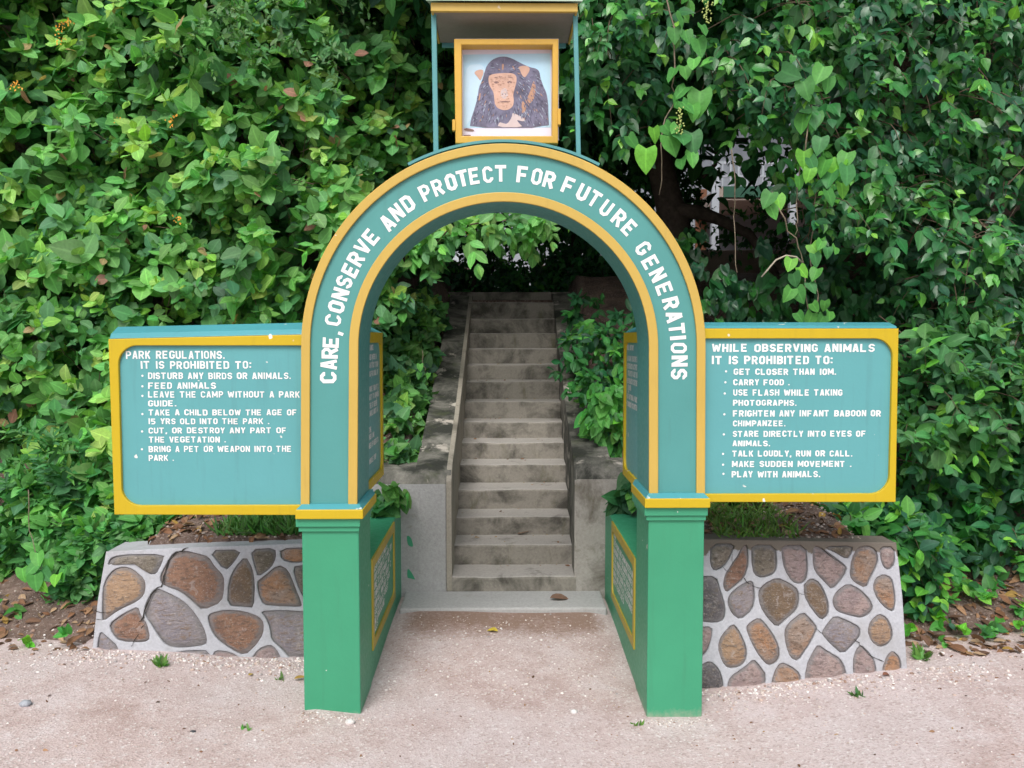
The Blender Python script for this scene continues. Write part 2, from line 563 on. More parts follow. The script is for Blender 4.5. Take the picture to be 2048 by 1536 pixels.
def plain(name, c, rough=.7, var=.2, scale=12, bm=.3, spec=.3):
    m, nt, b = new_mat(name)
    v = coords(nt)
    n = noise(nt, v, scale, 6, .65)
    c = np.array(c)
    nt.links.new(ramp(nt, n, [(.3, tuple(c * (1 - var))), (.7, tuple(np.minimum(c * (1 + var), .95)))]), b.inputs["Base Color"])
    b.inputs["Roughness"].default_value = rough
    b.inputs["Specular IOR Level"].default_value = spec
    bump(nt, b, n, bm, .01)
    return m


M_BARK = plain("bark", (.055, .042, .034), .9, .4, 18, .8)
M_TWIG = plain("twig_bark", (.13, .095, .065), .8, .3, 30)
M_VINE = plain("vine_stem", (.20, .16, .115), .8, .35, 40)
M_GREENSTEM = plain("green_stem", (.10, .16, .04), .6, .25, 40)
M_CRACK = plain("crack_shade", (.03, .027, .024), .9)
M_WALLB = plain("bluish_house_wall", (.36, .40, .45), .8, .08, 5)
M_WHITEB = plain("white_house_paint", (.42, .46, .51), .6, .06, 8)
M_DKGREEN = plain("dark_green_fascia", (.03, .10, .065), .6, .15, 8)
M_PINKW = plain("pinkish_concrete", (.40, .33, .29), .85, .15, 8)
M_DOOR = plain("brown_door_wood", (.22, .10, .055), .6, .2, 12)
M_ROOFH = plain("metal_house_roof", (.40, .42, .43), .5, .1, 3)
M_BLACKLET = plain("grey_steel", (.30, .27, .18), .4)

# ------------------------------------------------------------------ ground and hillside
def ss(x, a, b):
    t = np.clip((x - a) / (b - a), 0, 1)
    return t * t * (3 - 2 * t)


def wave(x, y, seed, scale=1.0, n=9):
    r = np.random.RandomState(seed)
    out = 0
    for i in range(n):
        k = scale * (0.6 + 2.6 * r.rand()); a = r.rand() * 6.283; p = r.rand() * 6.283
        out = out + np.sin(k * (x * math.cos(a) + y * math.sin(a)) + p)
    return out / math.sqrt(n)


GX = [-60, -5, -3.2, -2.2, -1.5, -.95, -.88, -.64, 0, .65, .9, 1.5, 2.0, 3.2, 5, 60]
GZ = [.10, .12, .09, .046, .0, -.020, -.012, -.042, -.050, -.063, -.066, -.015, .035, .09, .12, .10]


def ground_z(x, y):
    z = np.interp(x, GX, GZ) * (.35 + .65 * ss(y, -2.2, -.2))
    z = z + .075 * ss(y, .1, 1.25) * (1 - ss(np.abs(x), .5, .9))
    return z + .006 * wave(x, y, 5, 3.0)


def grid_mesh(xs, ys, zf):
    X, Y = np.meshgrid(xs, ys)
    Z = zf(X, Y)
    nx, ny = len(xs), len(ys)
    V = np.stack([X, Y, Z], -1).reshape(-1, 3)
    idx = np.arange(nx * ny).reshape(ny, nx)
    Fq = np.stack([idx[:-1, :-1], idx[:-1, 1:], idx[1:, 1:], idx[1:, :-1]], -1).reshape(-1, 4)
    return V, Fq


def quads(name, V, Fq, attrs=None, cols=None):
    me = bpy.data.meshes.new(name)
    k = Fq.shape[1]
    me.vertices.add(len(V)); me.vertices.foreach_set("co", np.ascontiguousarray(V, np.float32).ravel())
    me.loops.add(len(Fq) * k); me.loops.foreach_set("vertex_index", np.ascontiguousarray(Fq, np.int32).ravel())
    me.polygons.add(len(Fq))
    me.polygons.foreach_set("loop_start", np.arange(0, len(Fq) * k, k, dtype=np.int32))
    if cols is not None:
        a = me.color_attributes.new("Col", 'FLOAT_COLOR', 'POINT')
        a.data.foreach_set("color", np.ascontiguousarray(cols, np.float32).ravel())
    for n_, vals in (attrs or {}).items():
        a = me.attributes.new(n_, 'FLOAT', 'POINT'); a.data.foreach_set("value", np.ascontiguousarray(vals, np.float32))
    me.update(calc_edges=True); me.validate()
    me.polygons.foreach_set("use_smooth", [True] * len(me.polygons))
    return me


gx = np.concatenate([[-60, -30, -15, -8], np.arange(-5, 5.01, .07), [8, 15, 30, 60]])
gy = np.concatenate([[-80, -40, -20, -10, -6], np.arange(-4.2, 1.75, .07), [2.4]])
V, Fq = grid_mesh(gx, gy, ground_z)
V[-len(gx):, 2] = -.6
soil_amt = (ss(V[:, 1], .55, 1.1) * (1 - ss(np.abs(V[:, 0]), .5, .75))) * .55 + ss(np.abs(V[:, 0]), 2.15, 2.4) * ss(V[:, 1], .55, .95)
o = link("ground", quads("ground", V, Fq, {"soil": soil_amt}), M_SAND)
tag(o, kind="structure")

NZ0, NSL, NY0 = .163, .149 / .28, 1.59


def stair_z(y):
    return NZ0 + NSL * (y - NY0)


def hill_z(x, y):
    ax = np.abs(x)
    back = np.interp(y, [.7, .80, 1.6, 1.86, 2.4, 5.3, 7.5, 8.0, 14, 40], [-.5, .585, .76, .86, 1.05, 2.36, 2.50, 2.80, 3.3, 3.6])
    back2 = np.interp(y, [.40, .47, 1.6, 1.86, 2.4, 5.3, 7.5, 8.0, 14, 40], [-.5, .655, .80, .90, 1.05, 2.36, 2.45, 2.62, 3.3, 3.6])
    back = np.where(x > 0, back2, back)
    side = np.interp(y, [.35, .7, 1.0, 1.5, 2.4, 5.3, 14, 40], [-.15, .06, .19, .38, .95, 2.3, 3.3, 3.6])
    k = np.where(x > 0, ss(x, 1.86, 2.02), ss(ax, 1.98, 2.14))
    z = back * (1 - k) + side * k
    cor = np.where(y < 1.74, -.5, np.minimum(stair_z(y) - .35, 2.02))
    inc = (x > -.63) & (x < .79)
    low = (ax < .93) & (y < 1.72)
    z = np.where(inc | low, np.where(y > 5.6, np.minimum(z, 2.14 + .02 * (y - 5.6)), cor), z)
    z = z + np.where(inc | low, 0, .03 * wave(x, y, 8, 4.0) * ss(y, .7, 1.2))
    z = z + 4.2 * ss(y, 2.7, 4.6) * (ss(-x, 1.0, 1.7) + ss(x - .36 * (y + 3.75), .05, .7)) * (1 - ss(y, 9, 16))  # steep banks added behind the foliage to block sky and darken its gaps
    z = np.where((y < np.where(x > 0, .47, .8)) & (ax < 2.2), -.5, z)
    return z


hx = np.concatenate([[-40, -20, -12, -8], np.arange(-5, 5.01, .08), [8, 12, 20, 40]])
hy = np.concatenate([np.arange(.35, 6.5, .08), [7, 7.5, 8, 9, 11, 14, 20, 40]])
V, Fq = grid_mesh(hx, hy, hill_z)
o = link("hillside", quads("hillside", V, Fq), M_SOIL)
tag(o, kind="structure")

# pebbles
rng = np.random.RandomState(11)
ico = bmesh.new(); bmesh.ops.create_icosphere(ico, subdivisions=1, radius=1.0)
IV = np.array([v.co[:] for v in ico.verts]); ico.verts.ensure_lookup_table()
IF = np.array([[v.index for v in f.verts] for f in ico.faces]); ico.free()


def pebbles(pos, size, cols):
    n = len(pos)
    sc = size[:, None, None] * (0.6 + .7 * rng.rand(n, 1, 3)) * np.array([1, 1, .65])
    jit = 1 + .28 * (rng.rand(n, len(IV), 1) - .5)
    a = rng.rand(n) * 6.283
    L = IV[None] * sc * jit
    x = L[..., 0] * np.cos(a)[:, None] - L[..., 1] * np.sin(a)[:, None]
    y = L[..., 0] * np.sin(a)[:, None] + L[..., 1] * np.cos(a)[:, None]
    P = np.stack([x, y, L[..., 2]], -1) + pos[:, None]
    Fs = (IF[None] + (np.arange(n) * len(IV))[:, None, None]).reshape(-1, 3)
    C = np.repeat(np.concatenate([cols, np.ones((n, 1))], 1), len(IV), 0)
    return P.reshape(-1, 3), Fs, C


def attr_mat(name, rough=.8):
    m, nt, b = new_mat(name)
    a = nd(nt, "ShaderNodeAttribute"); a.attribute_name = "Col"
    n = noise(nt, coords(nt), 90, 3, .6)
    nt.links.new(mix(nt, 1.0, a.outputs["Color"], ramp(nt, n, [(.3, .8), (.7, 1.15)]), 'MULTIPLY'), b.inputs["Base Color"])
    b.inputs["Roughness"].default_value = rough
    return m


M_PEB = attr_mat("pebble")
xs, ys, szs = [], [], []
N = 5200
xs.append(rng.uniform(-3.2, 3.2, N)); ys.append(rng.uniform(-1.3, 1.1, N)); szs.append(.0016 + .0045 * rng.rand(N) ** 3)
N = 1800   # along the foot of the stone walls
s = np.where(rng.rand(N) < .55, -1, 1)
u = rng.rand(N)
xs.append(s * (.9 + 1.5 * u)); ys.append(np.where(s < 0, .60, .30) - np.abs(rng.randn(N)) * .10); szs.append(.003 + .008 * rng.rand(N) ** 2.5)
N = 900
xs.append(np.where(rng.rand(N) < .5, rng.uniform(-4, -2.2, N), rng.uniform(2.05, 3.6, N))); ys.append(rng.uniform(.1, 1.1, N)); szs.append(.003 + .009 * rng.rand(N) ** 2.5)
N = 1100
sg = np.where(rng.rand(N) < .5, -1, 1)
xs.append(sg * rng.uniform(.95, 2.1, N)); ys.append(np.where(sg < 0, .84, .5) + .6 * rng.rand(N) ** 1.4); szs.append(.004 + .010 * rng.rand(N) ** 2.5)
N = 500
xs.append(rng.uniform(-.6, .6, N)); ys.append(rng.uniform(.2, 1.22, N)); szs.append(.002 + .007 * rng.rand(N) ** 3)
N = 420     # grit gathered round the pillar feet
sg = np.where(rng.rand(N) < .5, -1, 1)
xs.append(sg * rng.uniform(.60, .95, N)); ys.append(-.03 - np.abs(rng.randn(N)) * .05); szs.append(.0015 + .005 * rng.rand(N) ** 2.5)
xs, ys, szs = map(np.concatenate, (xs, ys, szs))
ok = ~((np.abs(xs) > .63) & (np.abs(xs) < .92) & (ys > -.02) & (ys < 1.7))
ok &= ~((xs < 0) & (np.abs(xs) < 2.25) & (np.abs(xs) > .63) & (ys > .60) & (ys < .83)) & ~((xs > 0) & (xs < 2.05) & (xs > .63) & (ys > .28) & (ys < .49))
xs, ys, szs = xs[ok], ys[ok], szs[ok]
zs = np.where(((np.abs(xs) > 2.1) & (ys > .4)) | ((np.abs(xs) > .94) & (ys > .48)), np.maximum(ground_z(xs, ys), hill_z(xs, ys)), ground_z(xs, ys))
pal = np.array([[.70, .66, .64], [.60, .52, .48], [.48, .37, .32], [.36, .33, .33], [.78, .75, .73], [.33, .22, .17]])
pc = pal[rng.choice(6, len(xs), p=[.26, .26, .2, .08, .14, .06])] * (0.85 + .25 * rng.rand(len(xs), 1))
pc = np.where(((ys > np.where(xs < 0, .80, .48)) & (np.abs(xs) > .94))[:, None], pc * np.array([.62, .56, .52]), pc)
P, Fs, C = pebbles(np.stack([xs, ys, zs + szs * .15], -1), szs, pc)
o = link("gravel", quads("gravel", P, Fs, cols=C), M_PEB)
tag(o, kind="stuff")

# ------------------------------------------------------------------ the arch
Y1 = .34                                             # depth of the arch
cz = at(1008, 697, 0)[2]
acx = at(1008, 697, 0)[0]
RO = abs(at(1411, 697, 0)[0] - at(605, 697, 0)[0]) / 2
RI = RO - .252
arch = empty("gate_arch", (acx, 0, 0), "teal and green masonry archway with yellow bands and curved white lettering", "archway")


def u_path(r, n=56, spl=0.0, zl=0, zr=0):
    """from the foot of one leg over the top to the foot of the other"""
    p = [(acx - r - .012, zl)]
    for i in range(n + 1):
        a = math.pi - math.pi * i / n
        p.append((acx + r * math.cos(a), cz + r * math.sin(a)))
    p.append((acx + r + .006, zr))
    return p


ZL = at(660, 1014, 0)[2]
ZR = at(1355, 992, 0)[2]


def u_band(mb, r0, r1, y0, y1):
    a, b = u_path(r0, zl=ZL, zr=ZR), u_path(r1, zl=ZL, zr=ZR)
    n = len(a)
    v = [(x, y0, z) for x, z in a] + [(x, y0, z) for x, z in b] + [(x, y1, z) for x, z in a] + [(x, y1, z) for x, z in b]
    f = []
    for i in range(n - 1):
        f += [(i, i + 1, n + i + 1, n + i), (2 * n + i, 3 * n + i, 3 * n + i + 1, 2 * n + i + 1),
              (i, 2 * n + i, 2 * n + i + 1, i + 1), (n + i, n + i + 1, 3 * n + i + 1, 3 * n + i)]
    f += [(0, n, 3 * n, 2 * n), (n - 1, 2 * n - 1 + 2 * n - n, 0, 0)][:1] + [(n - 1, 3 * n - 1, 4 * n - 1, 2 * n - 1)]
    mb.add(v, f)
    return mb


u_band(MB(), RI, RO, .012, Y1).build("arch_ring", M_TEAL, arch)
u_band(MB(), RO - .037, RO + .003, -.004, .012).build("trim", M_TAN, arch, bevel=.003)
u_band(MB(), RI - .003, RI + .039, -.004, .012).build("trim", M_TAN, arch, bevel=.003)
# lettering set round the arch: each letter where the painter put it
letters = [("C", 656, 755), ("A", 657.5, 729), ("R", 658.5, 706), ("E", 661, 684), (",", 674, 666),
           ("C", 666.5, 640), ("O", 673, 614), ("N", 681, 588), ("S", 689, 564), ("E", 700, 540), ("R", 712, 517), ("V", 726, 494), ("E", 743.5, 473),
           ("A", 775, 445), ("N", 793.5, 425), ("D", 815.5, 406),
           ("P", 851, 385), ("R", 875, 374), ("O", 902, 364), ("T", 926.5, 356), ("E", 949, 351.5), ("C", 976, 348.5), ("T", 1003, 347),
           ("F", 1046, 349), ("O", 1073.5, 353), ("R", 1098.5, 360),
           ("F", 1137, 372), ("U", 1166, 385), ("T", 1190, 398.5), ("U", 1213, 416), ("R", 1238.5, 437), ("E", 1259, 457),
           ("G", 1287, 496), ("E", 1301.5, 525), ("N", 1315.5, 550), ("E", 1329.5, 578.5), ("R", 1341, 606.5), ("A", 1348.5, 634), ("T", 1353.5, 659),
           ("I", 1356, 676), ("O", 1357.5, 696), ("N", 1359, 722.5), ("S", 1358.5, 748)]
mb = MB()
breaks = {4, 12, 15, 22, 25, 31}
for li_, (ch, px, py) in enumerate(letters):
    c = at(px, py, .0105)
    dx, dz = c[0] - acx, c[2] - cz
    if dz < 0: up = np.array([math.copysign(1, dx), 0, 0])
    else: up = np.array([dx, 0, dz]); up /= np.linalg.norm(up)
    rt = np.array([up[2], 0, -up[0]])
    v, f, w = text_geo(ch, .195)
    hgt = .0735
    sx = hgt * 1.06
    v2 = v - np.array([w / 2, .5, 0])
    if ch == ",": v2 = v - np.array([w / 2, .1, 0]); c = c - up * .008
    mb.add([c + rt * (a * sx) + up * (b * hgt) - np.array([0, .0003 * q, 0]) for a, b, q in v2], f)
    if li_ in breaks or li_ == len(letters) - 1:
        mb.build("lettering", M_WHITE, arch, fix=False); mb = MB()


def pillar(zl, xl, xr, zb, ped):
    p = MB()
    p.prism([(xl, 0, zb), (xr, 0, zb), (xr, 0, zl - .10), (xl, 0, zl - .10)], (0, Y1 - .012, 0))
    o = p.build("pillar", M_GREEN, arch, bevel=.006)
    c = MB()
    c.box(xl - .022, xr + .010, -.022, Y1 + .006, zl - .088, zl - .048)
    c.box(xl - .012, xr + .004, -.012, Y1, zl - .112, zl - .088)
    c.build("capital", M_GREEN, o, bevel=.003)
    e = MB()
    e.prism([(ped[0], -.040, zl - .048), (ped[1], -.040, zl - .048), (ped[1], -.040, zl - .004), (ped[0], -.040, zl - .004)], (0, Y1 + .062, 0))
    e.build("ledge", M_YEL, o, bevel=.004)
    s = MB()
    s.prism([(ped[0] + .004, -.036, zl - .004), (ped[1] - .004, -.036, zl - .004), (ped[1] - .022, -.004, zl + .014), (ped[0] + .022, -.004, zl + .014)], (0, Y1 + .04, 0))
    s.build("ledge_top", M_TEALTOP, o)


xl0, xl1 = at(608, 1200, 0)[0], at(719, 1200, 0)[0]
xr0, xr1 = at(1295.5, 1200, 0)[0], at(1407, 1200, 0)[0]
pillar(ZL, xl0 - .006, xl1, -.15, (at(590, 1020, -.04)[0], at(726, 1020, -.04)[0]))
pillar(ZR, xr0, xr1, -.15, (at(1290, 1000, -.04)[0], at(1421, 1000, -.04)[0]))

# ------------------------------------------------------------------ boards beside the arch
def rounded(x0, x1, z0, z1, r, corners):
    """outline, corner names in corners are rounded: bl br tr tl"""
    out = []
    for name, cx, cy, a0 in (("bl", x0, z0, 180), ("br", x1, z0, 270), ("tr", x1, z1, 0), ("tl", x0, z1, 90)):
        if name in corners:
            ox = cx + (r if 'l' in name else -r); oy = cy + (r if 'b' in name else -r)
            for i in range(9):
                a = math.radians(a0 + 90 * i / 8)
                out.append((ox + r * math.cos(a), oy + r * math.sin(a)))
        else:
            out.append((cx, cy))
    return out


def px_poly(pts, Y):
    return [(p[0], p[2]) for p in (at(x, y, Y) for x, y in pts)]


def board(name, label, outer_px, hole_px, corners, lines, Yf, zx, sx, sy, top_rise, letters_bold):
    O = px_poly(outer_px, Yf)
    hx0, hz1 = px_poly([hole_px[0]], Yf)[0]
    hx1, hz0 = px_poly([hole_px[1]], Yf)[0]
    root = empty(name, (sum(p[0] for p in O) / 4, Yf, min(p[1] for p in O)), label, "sign board")
    hole = rounded(hx0, hx1, hz0, hz1, .085, corners)
    v, f = curve_fill(O, [hole], .011, .003)
    MB().add([(x, Yf + .011 - z, y) for x, y, z in v], f).build("frame", M_YEL, root)
    b = MB()
    b.prism([(x, Yf + .0145, z) for x, z in O], (0, .13, 0))
    b.build("board", M_BOARD, root)
    # crowned top that sheds the rain
    tl, tr = (O[0], O[1])
    t = MB()
    y0, y1, ym = Yf + .002, Yf + .1445, Yf + .085
    sec = [(y0, 0.0005), (y0 + .02, top_rise * .45), (ym, top_rise), (y1, top_rise * .75), (y1, .0005)]
    ends = []
    for (x, z), sg in ((tl, 1), (tr, -1)):
        ends.append([(x, yy, z + dz) for yy, dz in sec])
    n = len(sec)
    t.add(ends[0] + ends[1], [tuple(range(n)), tuple(range(2 * n - 1, n - 1, -1))] + [(i, n + i, n + (i + 1) % n, (i + 1) % n) for i in range(n)])
    t.build("board_top", M_TEALTOP, root, bevel=.006)
    Yt = Yf + .0130
    for txt, x0, x1, ytop, ybot, bl in lines:
        m = MB()
        a = at(zx[0] + x0 / zx[2], zx[1] + ybot / zx[2], Yt); bb = at(zx[0] + x1 / zx[2], zx[1] + ybot / zx[2] , Yt)
        c = at(zx[0] + x0 / zx[2], zx[1] + ytop / zx[2], Yt)
        words_on(root, txt, a, (1, 0, 0), (0, 0, 1), bb[0] - a[0], c[2] - a[2], letters_bold)
        if bl:
            p = at(zx[0] + bl[0] / zx[2], zx[1] + bl[1] / zx[2], Yt)
            r = .0052
            m.add([p + np.array([r * math.cos(k * .785), 0, r * math.sin(k * .785)]) for k in range(8)], [tuple(range(8))])
            m.build("bullet", M_WHITE, root, fix=False)
    return root


LL = [("PARK REGULATIONS.", 190, 912, 226, 284, None), ("IT IS PROHIBITED TO:", 300, 1105, 301, 357, None),
      ("DISTURB ANY BIRDS OR ANIMALS.", 352, 1395, 385, 432, (310, 408)), ("FEED ANIMALS", 352, 848, 457, 503, (310, 485)),
      ("LEAVE THE CAMP WITHOUT A PARK", 352, 1462, 522, 568, (310, 555)), ("GUIDE.", 352, 558, 588, 632, None),
      ("TAKE A CHILD BELOW THE AGE OF", 355, 1440, 655, 698, (310, 688)), ("15 YRS OLD INTO THE PARK .", 352, 1238, 720, 762, None),
      ("CUT, OR DESTROY ANY PART OF", 355, 1365, 787, 829, (308, 815)), ("THE VEGETATION .", 358, 920, 853, 896, None),
      ("BRING A PET OR WEAPON INTO THE", 357, 1403, 922, 966, (307, 945)), ("PARK .", 357, 540, 987, 1030, None)]
left_board = board("regulations_board", "teal board with yellow rim headed PARK REGULATIONS, beside the arch",
                   [(217, 678), (612, 669), (612, 1030), (229, 1029)], [(236, 691), (608, 1010)], ("bl", "tl"), LL, .030, (200, 640, 3.657), 0, 0, .056, .18)
LR = [("WHILE OBSERVING ANIMALS", 168, 1418, 222, 284, None), ("IT IS PROHIBITED TO:", 168, 1095, 314, 378, None),
      ("GET CLOSER THAN 10M.", 335, 1122, 412, 460, (277, 433)), ("CARRY FOOD .", 333, 765, 494, 540, (272, 517)),
      ("USE FLASH WHILE TAKING", 332, 1170, 572, 620, (267, 603)), ("PHOTOGRAPHS.", 330, 818, 652, 697, None),
      ("FRIGHTEN ANY INFANT BABOON OR", 330, 1467, 732, 780, (264, 763)), ("CHIMPANZEE.", 330, 733, 810, 855, None),
      ("STARE DIRECTLY INTO EYES OF", 328, 1352, 890, 936, (260, 917)), ("ANIMALS.", 327, 615, 965, 1008, None),
      ("TALK LOUDLY, RUN OR CALL.", 324, 1247, 1042, 1088, (254, 1067)), ("MAKE SUDDEN MOVEMENT .", 322, 1240, 1122, 1168, (254, 1150)),
      ("PLAY WITH ANIMALS.", 320, 1000, 1200, 1248, (257, 1220))]
right_board = board("observation_board", "teal board with yellow rim headed WHILE OBSERVING ANIMALS, beside the arch",
                    [(1404, 657), (1797, 657), (1791, 1004), (1404, 1004)], [(1408, 677), (1778, 987)], ("br", "tr"), LR, .030, (1380, 630, 3.841), 0, 0, .030, .20)

# boards that run back from the arch, facing the passage
def side_board(name, label, sgn, X, lines, cap):
    y0, y1 = Y1 + .001, .885
    z0, z1 = .935, 1.735
    root = empty(name, (X, (y0 + y1) / 2, z0), label, "sign board")
    crn = ("br", "tr")
    hole = rounded(y0 + .004, y1 - .035, z0 + .045, z1 - .055, .06, crn)
    v, f = curve_fill([(y0, z0), (y1, z0), (y1, z1), (y0, z1)], [hole], .008, .002)
    MB().add([(X + sgn * (.008 - z), x, y) for x, y, z in v], f).build("frame", M_YEL, root)
    b = MB(); xa, xb = sorted((X + sgn * .011, X + sgn * .12))
    b.box(xa, xb, y0, y1, z0 + .001, z1 - .001); b.build("board", M_BOARD, root)
    t = MB()
    t.prism([(X + sgn * .001, y0, z1 + .0005), (X + sgn * .119, y0, z1 + .0005), (X + sgn * .06, y0, z1 + .03)], (0, y1 - y0, 0))
    t.build("board_top", M_TEALTOP, root)
    for txt, a, w, zc in lines:
        m = MB()
        h = .030
        if sgn < 0: words_on(root, txt, (X + sgn * .0095, a, zc - h / 2), (0, 1, 0), (0, 0, 1), w, h, .25)
        else: words_on(root, txt, (X + sgn * .0095, a, zc - h / 2), (0, -1, 0), (0, 0, 1), w, h, .25)
    return root


def zz(py): return H - (py - 678) * 4.05 / F


XL_, XR_ = xl1 - .012, xr0 + .012
lines = [("IMPORTANCE", .365, .25, zz(696)), ("MAN JOINED WHERE IN", .36, .36, zz(716)), ("STORE AN STRICT STRAP", .36, .42, zz(733)),
         ("SEARCHING FOR SIGNAL OF", .36, .41, zz(751)), ("TIER", .36, .07, zz(767)), ("HAVE MORE THAN 97 %", .37, .41, zz(783)),
         ("SIMILARITY TO HUMANS", .36, .43, zz(800)), ("MAN IS THE 1ST KEEPER", .36, .37, zz(818)), ("IN THE WORLD ABOUT 1/4", .36, .40, zz(834)),
         ("G.M.T. TIME", .36, .16, zz(868)), ("1-6 TIMES A WK", .37, .25, zz(883)), ("A NUMBER OF WEEKS TO", .36, .40, zz(901)), ("SEE.", .36, .08, zz(919)),
         ("THE WHOLE TRIP", .36, .32, zz(934))]
side_board("passage_board", "narrow teal board in the passage, its closely written text without bullets", -1, XL_, lines, 0)
lines = [("PARK HISTORY", .835, .24, zz(697)), ("• AS GAME RESERVE IN 1943", .835, .47, zz(721)), ("• RESEARCH ACTIVITIES BY", .835, .47, zz(738)),
         ("  STARTED JULY IN 1960", .82, .44, zz(754)), ("• RESEARCH CENTRE EST.", .835, .46, zz(771)), ("  IN 1965", .815, .14, zz(786)),
         ("• AS NATIONAL PARK IN 68", .835, .47, zz(806)), ("• TOURISM STARTED IN 19", .835, .46, zz(823))]
side_board("passage_board", "narrow teal board in the passage with bulleted lines under PARK HISTORY", 1, XR_, lines, 0)

# low walls lining the passage
def low_wall(label, sgn, X, head, lines):
    y0, y1, zt = Y1 - .011, 1.64, .592
    root = empty("low_wall", (X + sgn * .12, (y0 + y1) / 2, 0), label, "low wall")
    b = MB()
    xa, xb = sorted((X, X + sgn * .24))
    b.box(xa, xb, y0, y1, -.15, zt)
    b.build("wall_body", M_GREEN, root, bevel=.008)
    fy0, fy1, fz0, fz1 = Y1 + .03, 1.235, .118, .588
    hole = rounded(fy0 + .04, fy1 - .035, fz0 + .045, fz1 - .05, .04, ("bl", "br", "tl", "tr"))
    v, f = curve_fill([(fy0, fz0), (fy1, fz0), (fy1, fz1), (fy0, fz1)], [hole], .004, .001)
    MB().add([(X - sgn * (.0035 + z), x, y) for x, y, z in v], f).build("frame", M_FRAMEG, root)
    for txt, a, w, zc in lines:
        m = MB(); h = .037
        if sgn < 0: words_on(root, txt, (X + .0015, fy0 + a, zc - h / 2), (0, 1, 0), (0, 0, 1), w, h, .2)
        else: words_on(root, txt, (X - .0015, fy1 - a, zc - h / 2), (0, -1, 0), (0, 0, 1), w, h, .2)


M_FRAMEG = paint("weathered_yellow", (.42, .32, .045), .45, grime=.15)
zl = [.500, .452, .405, .358, .311, .264, .222]
low_wall("low green wall by the passage whose panel text is ragged, beside the large-slab stone wall", -1, xl1 - .004, 0,
         [("WEATHER CLIMATE", .06, .52, .515), ("RAINY SEASON OCT TO MAY, DRY", .06, .70, .468), ("JUNE TO SEPTEMBER  HOT", .06, .62, .421), ("TEMPERATURE IS ABOUT  C", .06, .66, .374),
          ("RAINFALL MM PER YEAR", .06, .60, .327), ("VEGETATION IS FOREST", .06, .54, .280), ("AND GRASSLAND", .06, .38, .236), ("HILLS", .06, .14, .200)])
low_wall("low green wall by the passage whose panel text is a solid block, beside the rounded-stone wall", 1, xr0 + .004, 0,
         [("FAUNA", .06, .10, .525), ("THE PARK HAS CHIMPANZEES AND", .06, .76, .478), ("BABOONS RED COLOBUS MONKEYS", .06, .76, .431), ("BLUE MONKEYS RED TAILED AND", .06, .74, .384),
          ("BUSH BUCK BUSH PIG LEOPARD", .06, .72, .337), ("BIRDS AND REPTILES ALSO SNAKES", .06, .74, .290), ("BUTTERFLIES", .06, .42, .243)])

# ------------------------------------------------------------------ framed picture and its shelter on top of the arch
ztop = cz + RO
shelter = empty("picture_shelter", (acx, .15, ztop), "small pale roofed metal shelter on thin teal posts above the arch", "shelter")
mb = MB()
n = 26
aa = math.radians(27.5)
for i in range(n):
    pass
pl = []
for i in range(n + 1):
    a = math.pi / 2 + aa - 2 * aa * i / n
    pl.append((acx + (RO + .014) * math.cos(a), cz + (RO + .014) * math.sin(a)))
pu = [(acx + (x - acx) * (1 + .012 / RO), cz + (z - cz) * (1 + .012 / RO)) for x, z in pl]
for y0, y1 in ((.02, .30),):
    poly = [(x, y0, z) for x, z in pl] + [(x, y0, z) for x, z in reversed(pu)]
    mb.prism(poly, (0, y1 - y0, 0))
mb.build("base_plate", M_METAL, shelter)
YP = .05


def post(a, b, r, name="post"):
    A, B = at(*a), at(*b)
    m = MB()
    ux, uy = np.array([r, 0, 0]), np.array([0, r, 0])
    m.prism([A - ux - uy, A + ux - uy, A + ux + uy, A - ux + uy], B - A)
    return m.build(name, M_METAL, shelter, bevel=.003)


post((872.5, 318, YP), (867.5, 14, YP), .0115)
post((1157, 318, YP), (1150, 14, YP), .0105)
zr = at(1000, 24, 0)[2]
xa, xb = at(862, 20, 0)[0], at(1155, 20, 0)[0]
m = MB(); m.box(xa + .012, xb - .012, .012, .395, zr + .004, zr + .03); m.build("soffit", M_SOFFIT, shelter)
m = MB(); m.box(xa, xb, -.01, .010, zr - .001, zr + .036)
m.box(xa, xa + .010, .0105, .40, zr - .001, zr + .036); m.box(xb - .010, xb, .0105, .40, zr - .001, zr + .036)
m.build("fascia", M_TAN, shelter, bevel=.002)
m = MB(); m.box(xa + .02, xb - .02, .400, .418, zr - .015, zr + .02); m.build("rail", M_METAL, shelter, bevel=.002)
m = MB()
m.prism([(xa - .02, -.03, zr + .037), (xa - .02, .20, zr + .11), (xa - .02, .43, zr + .037), (xa - .02, .43, zr + .043), (xa - .02, .20, zr + .118), (xa - .02, -.03, zr + .045)], (xb - xa + .04, 0, 0))
m.build("roof", M_ROOFTOP, shelter)

YF = .08
pic = empty("framed_picture", tuple(at(1012, 287, YF)), "chimpanzee painting behind glass in an ochre wooden box frame above the arch", "picture")
fo = px_poly([(908, 78), (1117, 78), (1116, 287), (911, 287)], YF)
fh = px_poly([(923, 90), (1105, 90), (1104, 272), (924, 272)], YF)
v, f = curve_fill(fo, [fh], .04, .004)
MB().add([(x, YF + .04 - z, y) for x, y, z in v], f).build("frame", M_FRAMEY, pic)
m = MB()
p1 = at(1116, 218, YF - .005); p0 = at(1123, 250, YF - .005)
m.box(p1[0] - .002, p1[0] + .012, YF - .012, YF + .03, p0[2], p1[2]); m.build("latch", M_FRAMEY, pic, bevel=.002)
m = MB()
p1 = at(906, 240, YF); p0 = at(911, 262, YF)
m.box(p1[0] - .003, p0[0], YF - .01, YF + .02, p0[2], p1[2]); m.build("hinge", M_FRAMEY, pic, bevel=.002)
m = MB()
m.box(fo[0][0] + .01, fo[1][0] - .01, YF + .081, YF + .09, fo[2][1] + .01, fo[0][1] - .01); m.build("back_panel", M_FRAMEY, pic)
ZC = (780, 0, 4.2667)


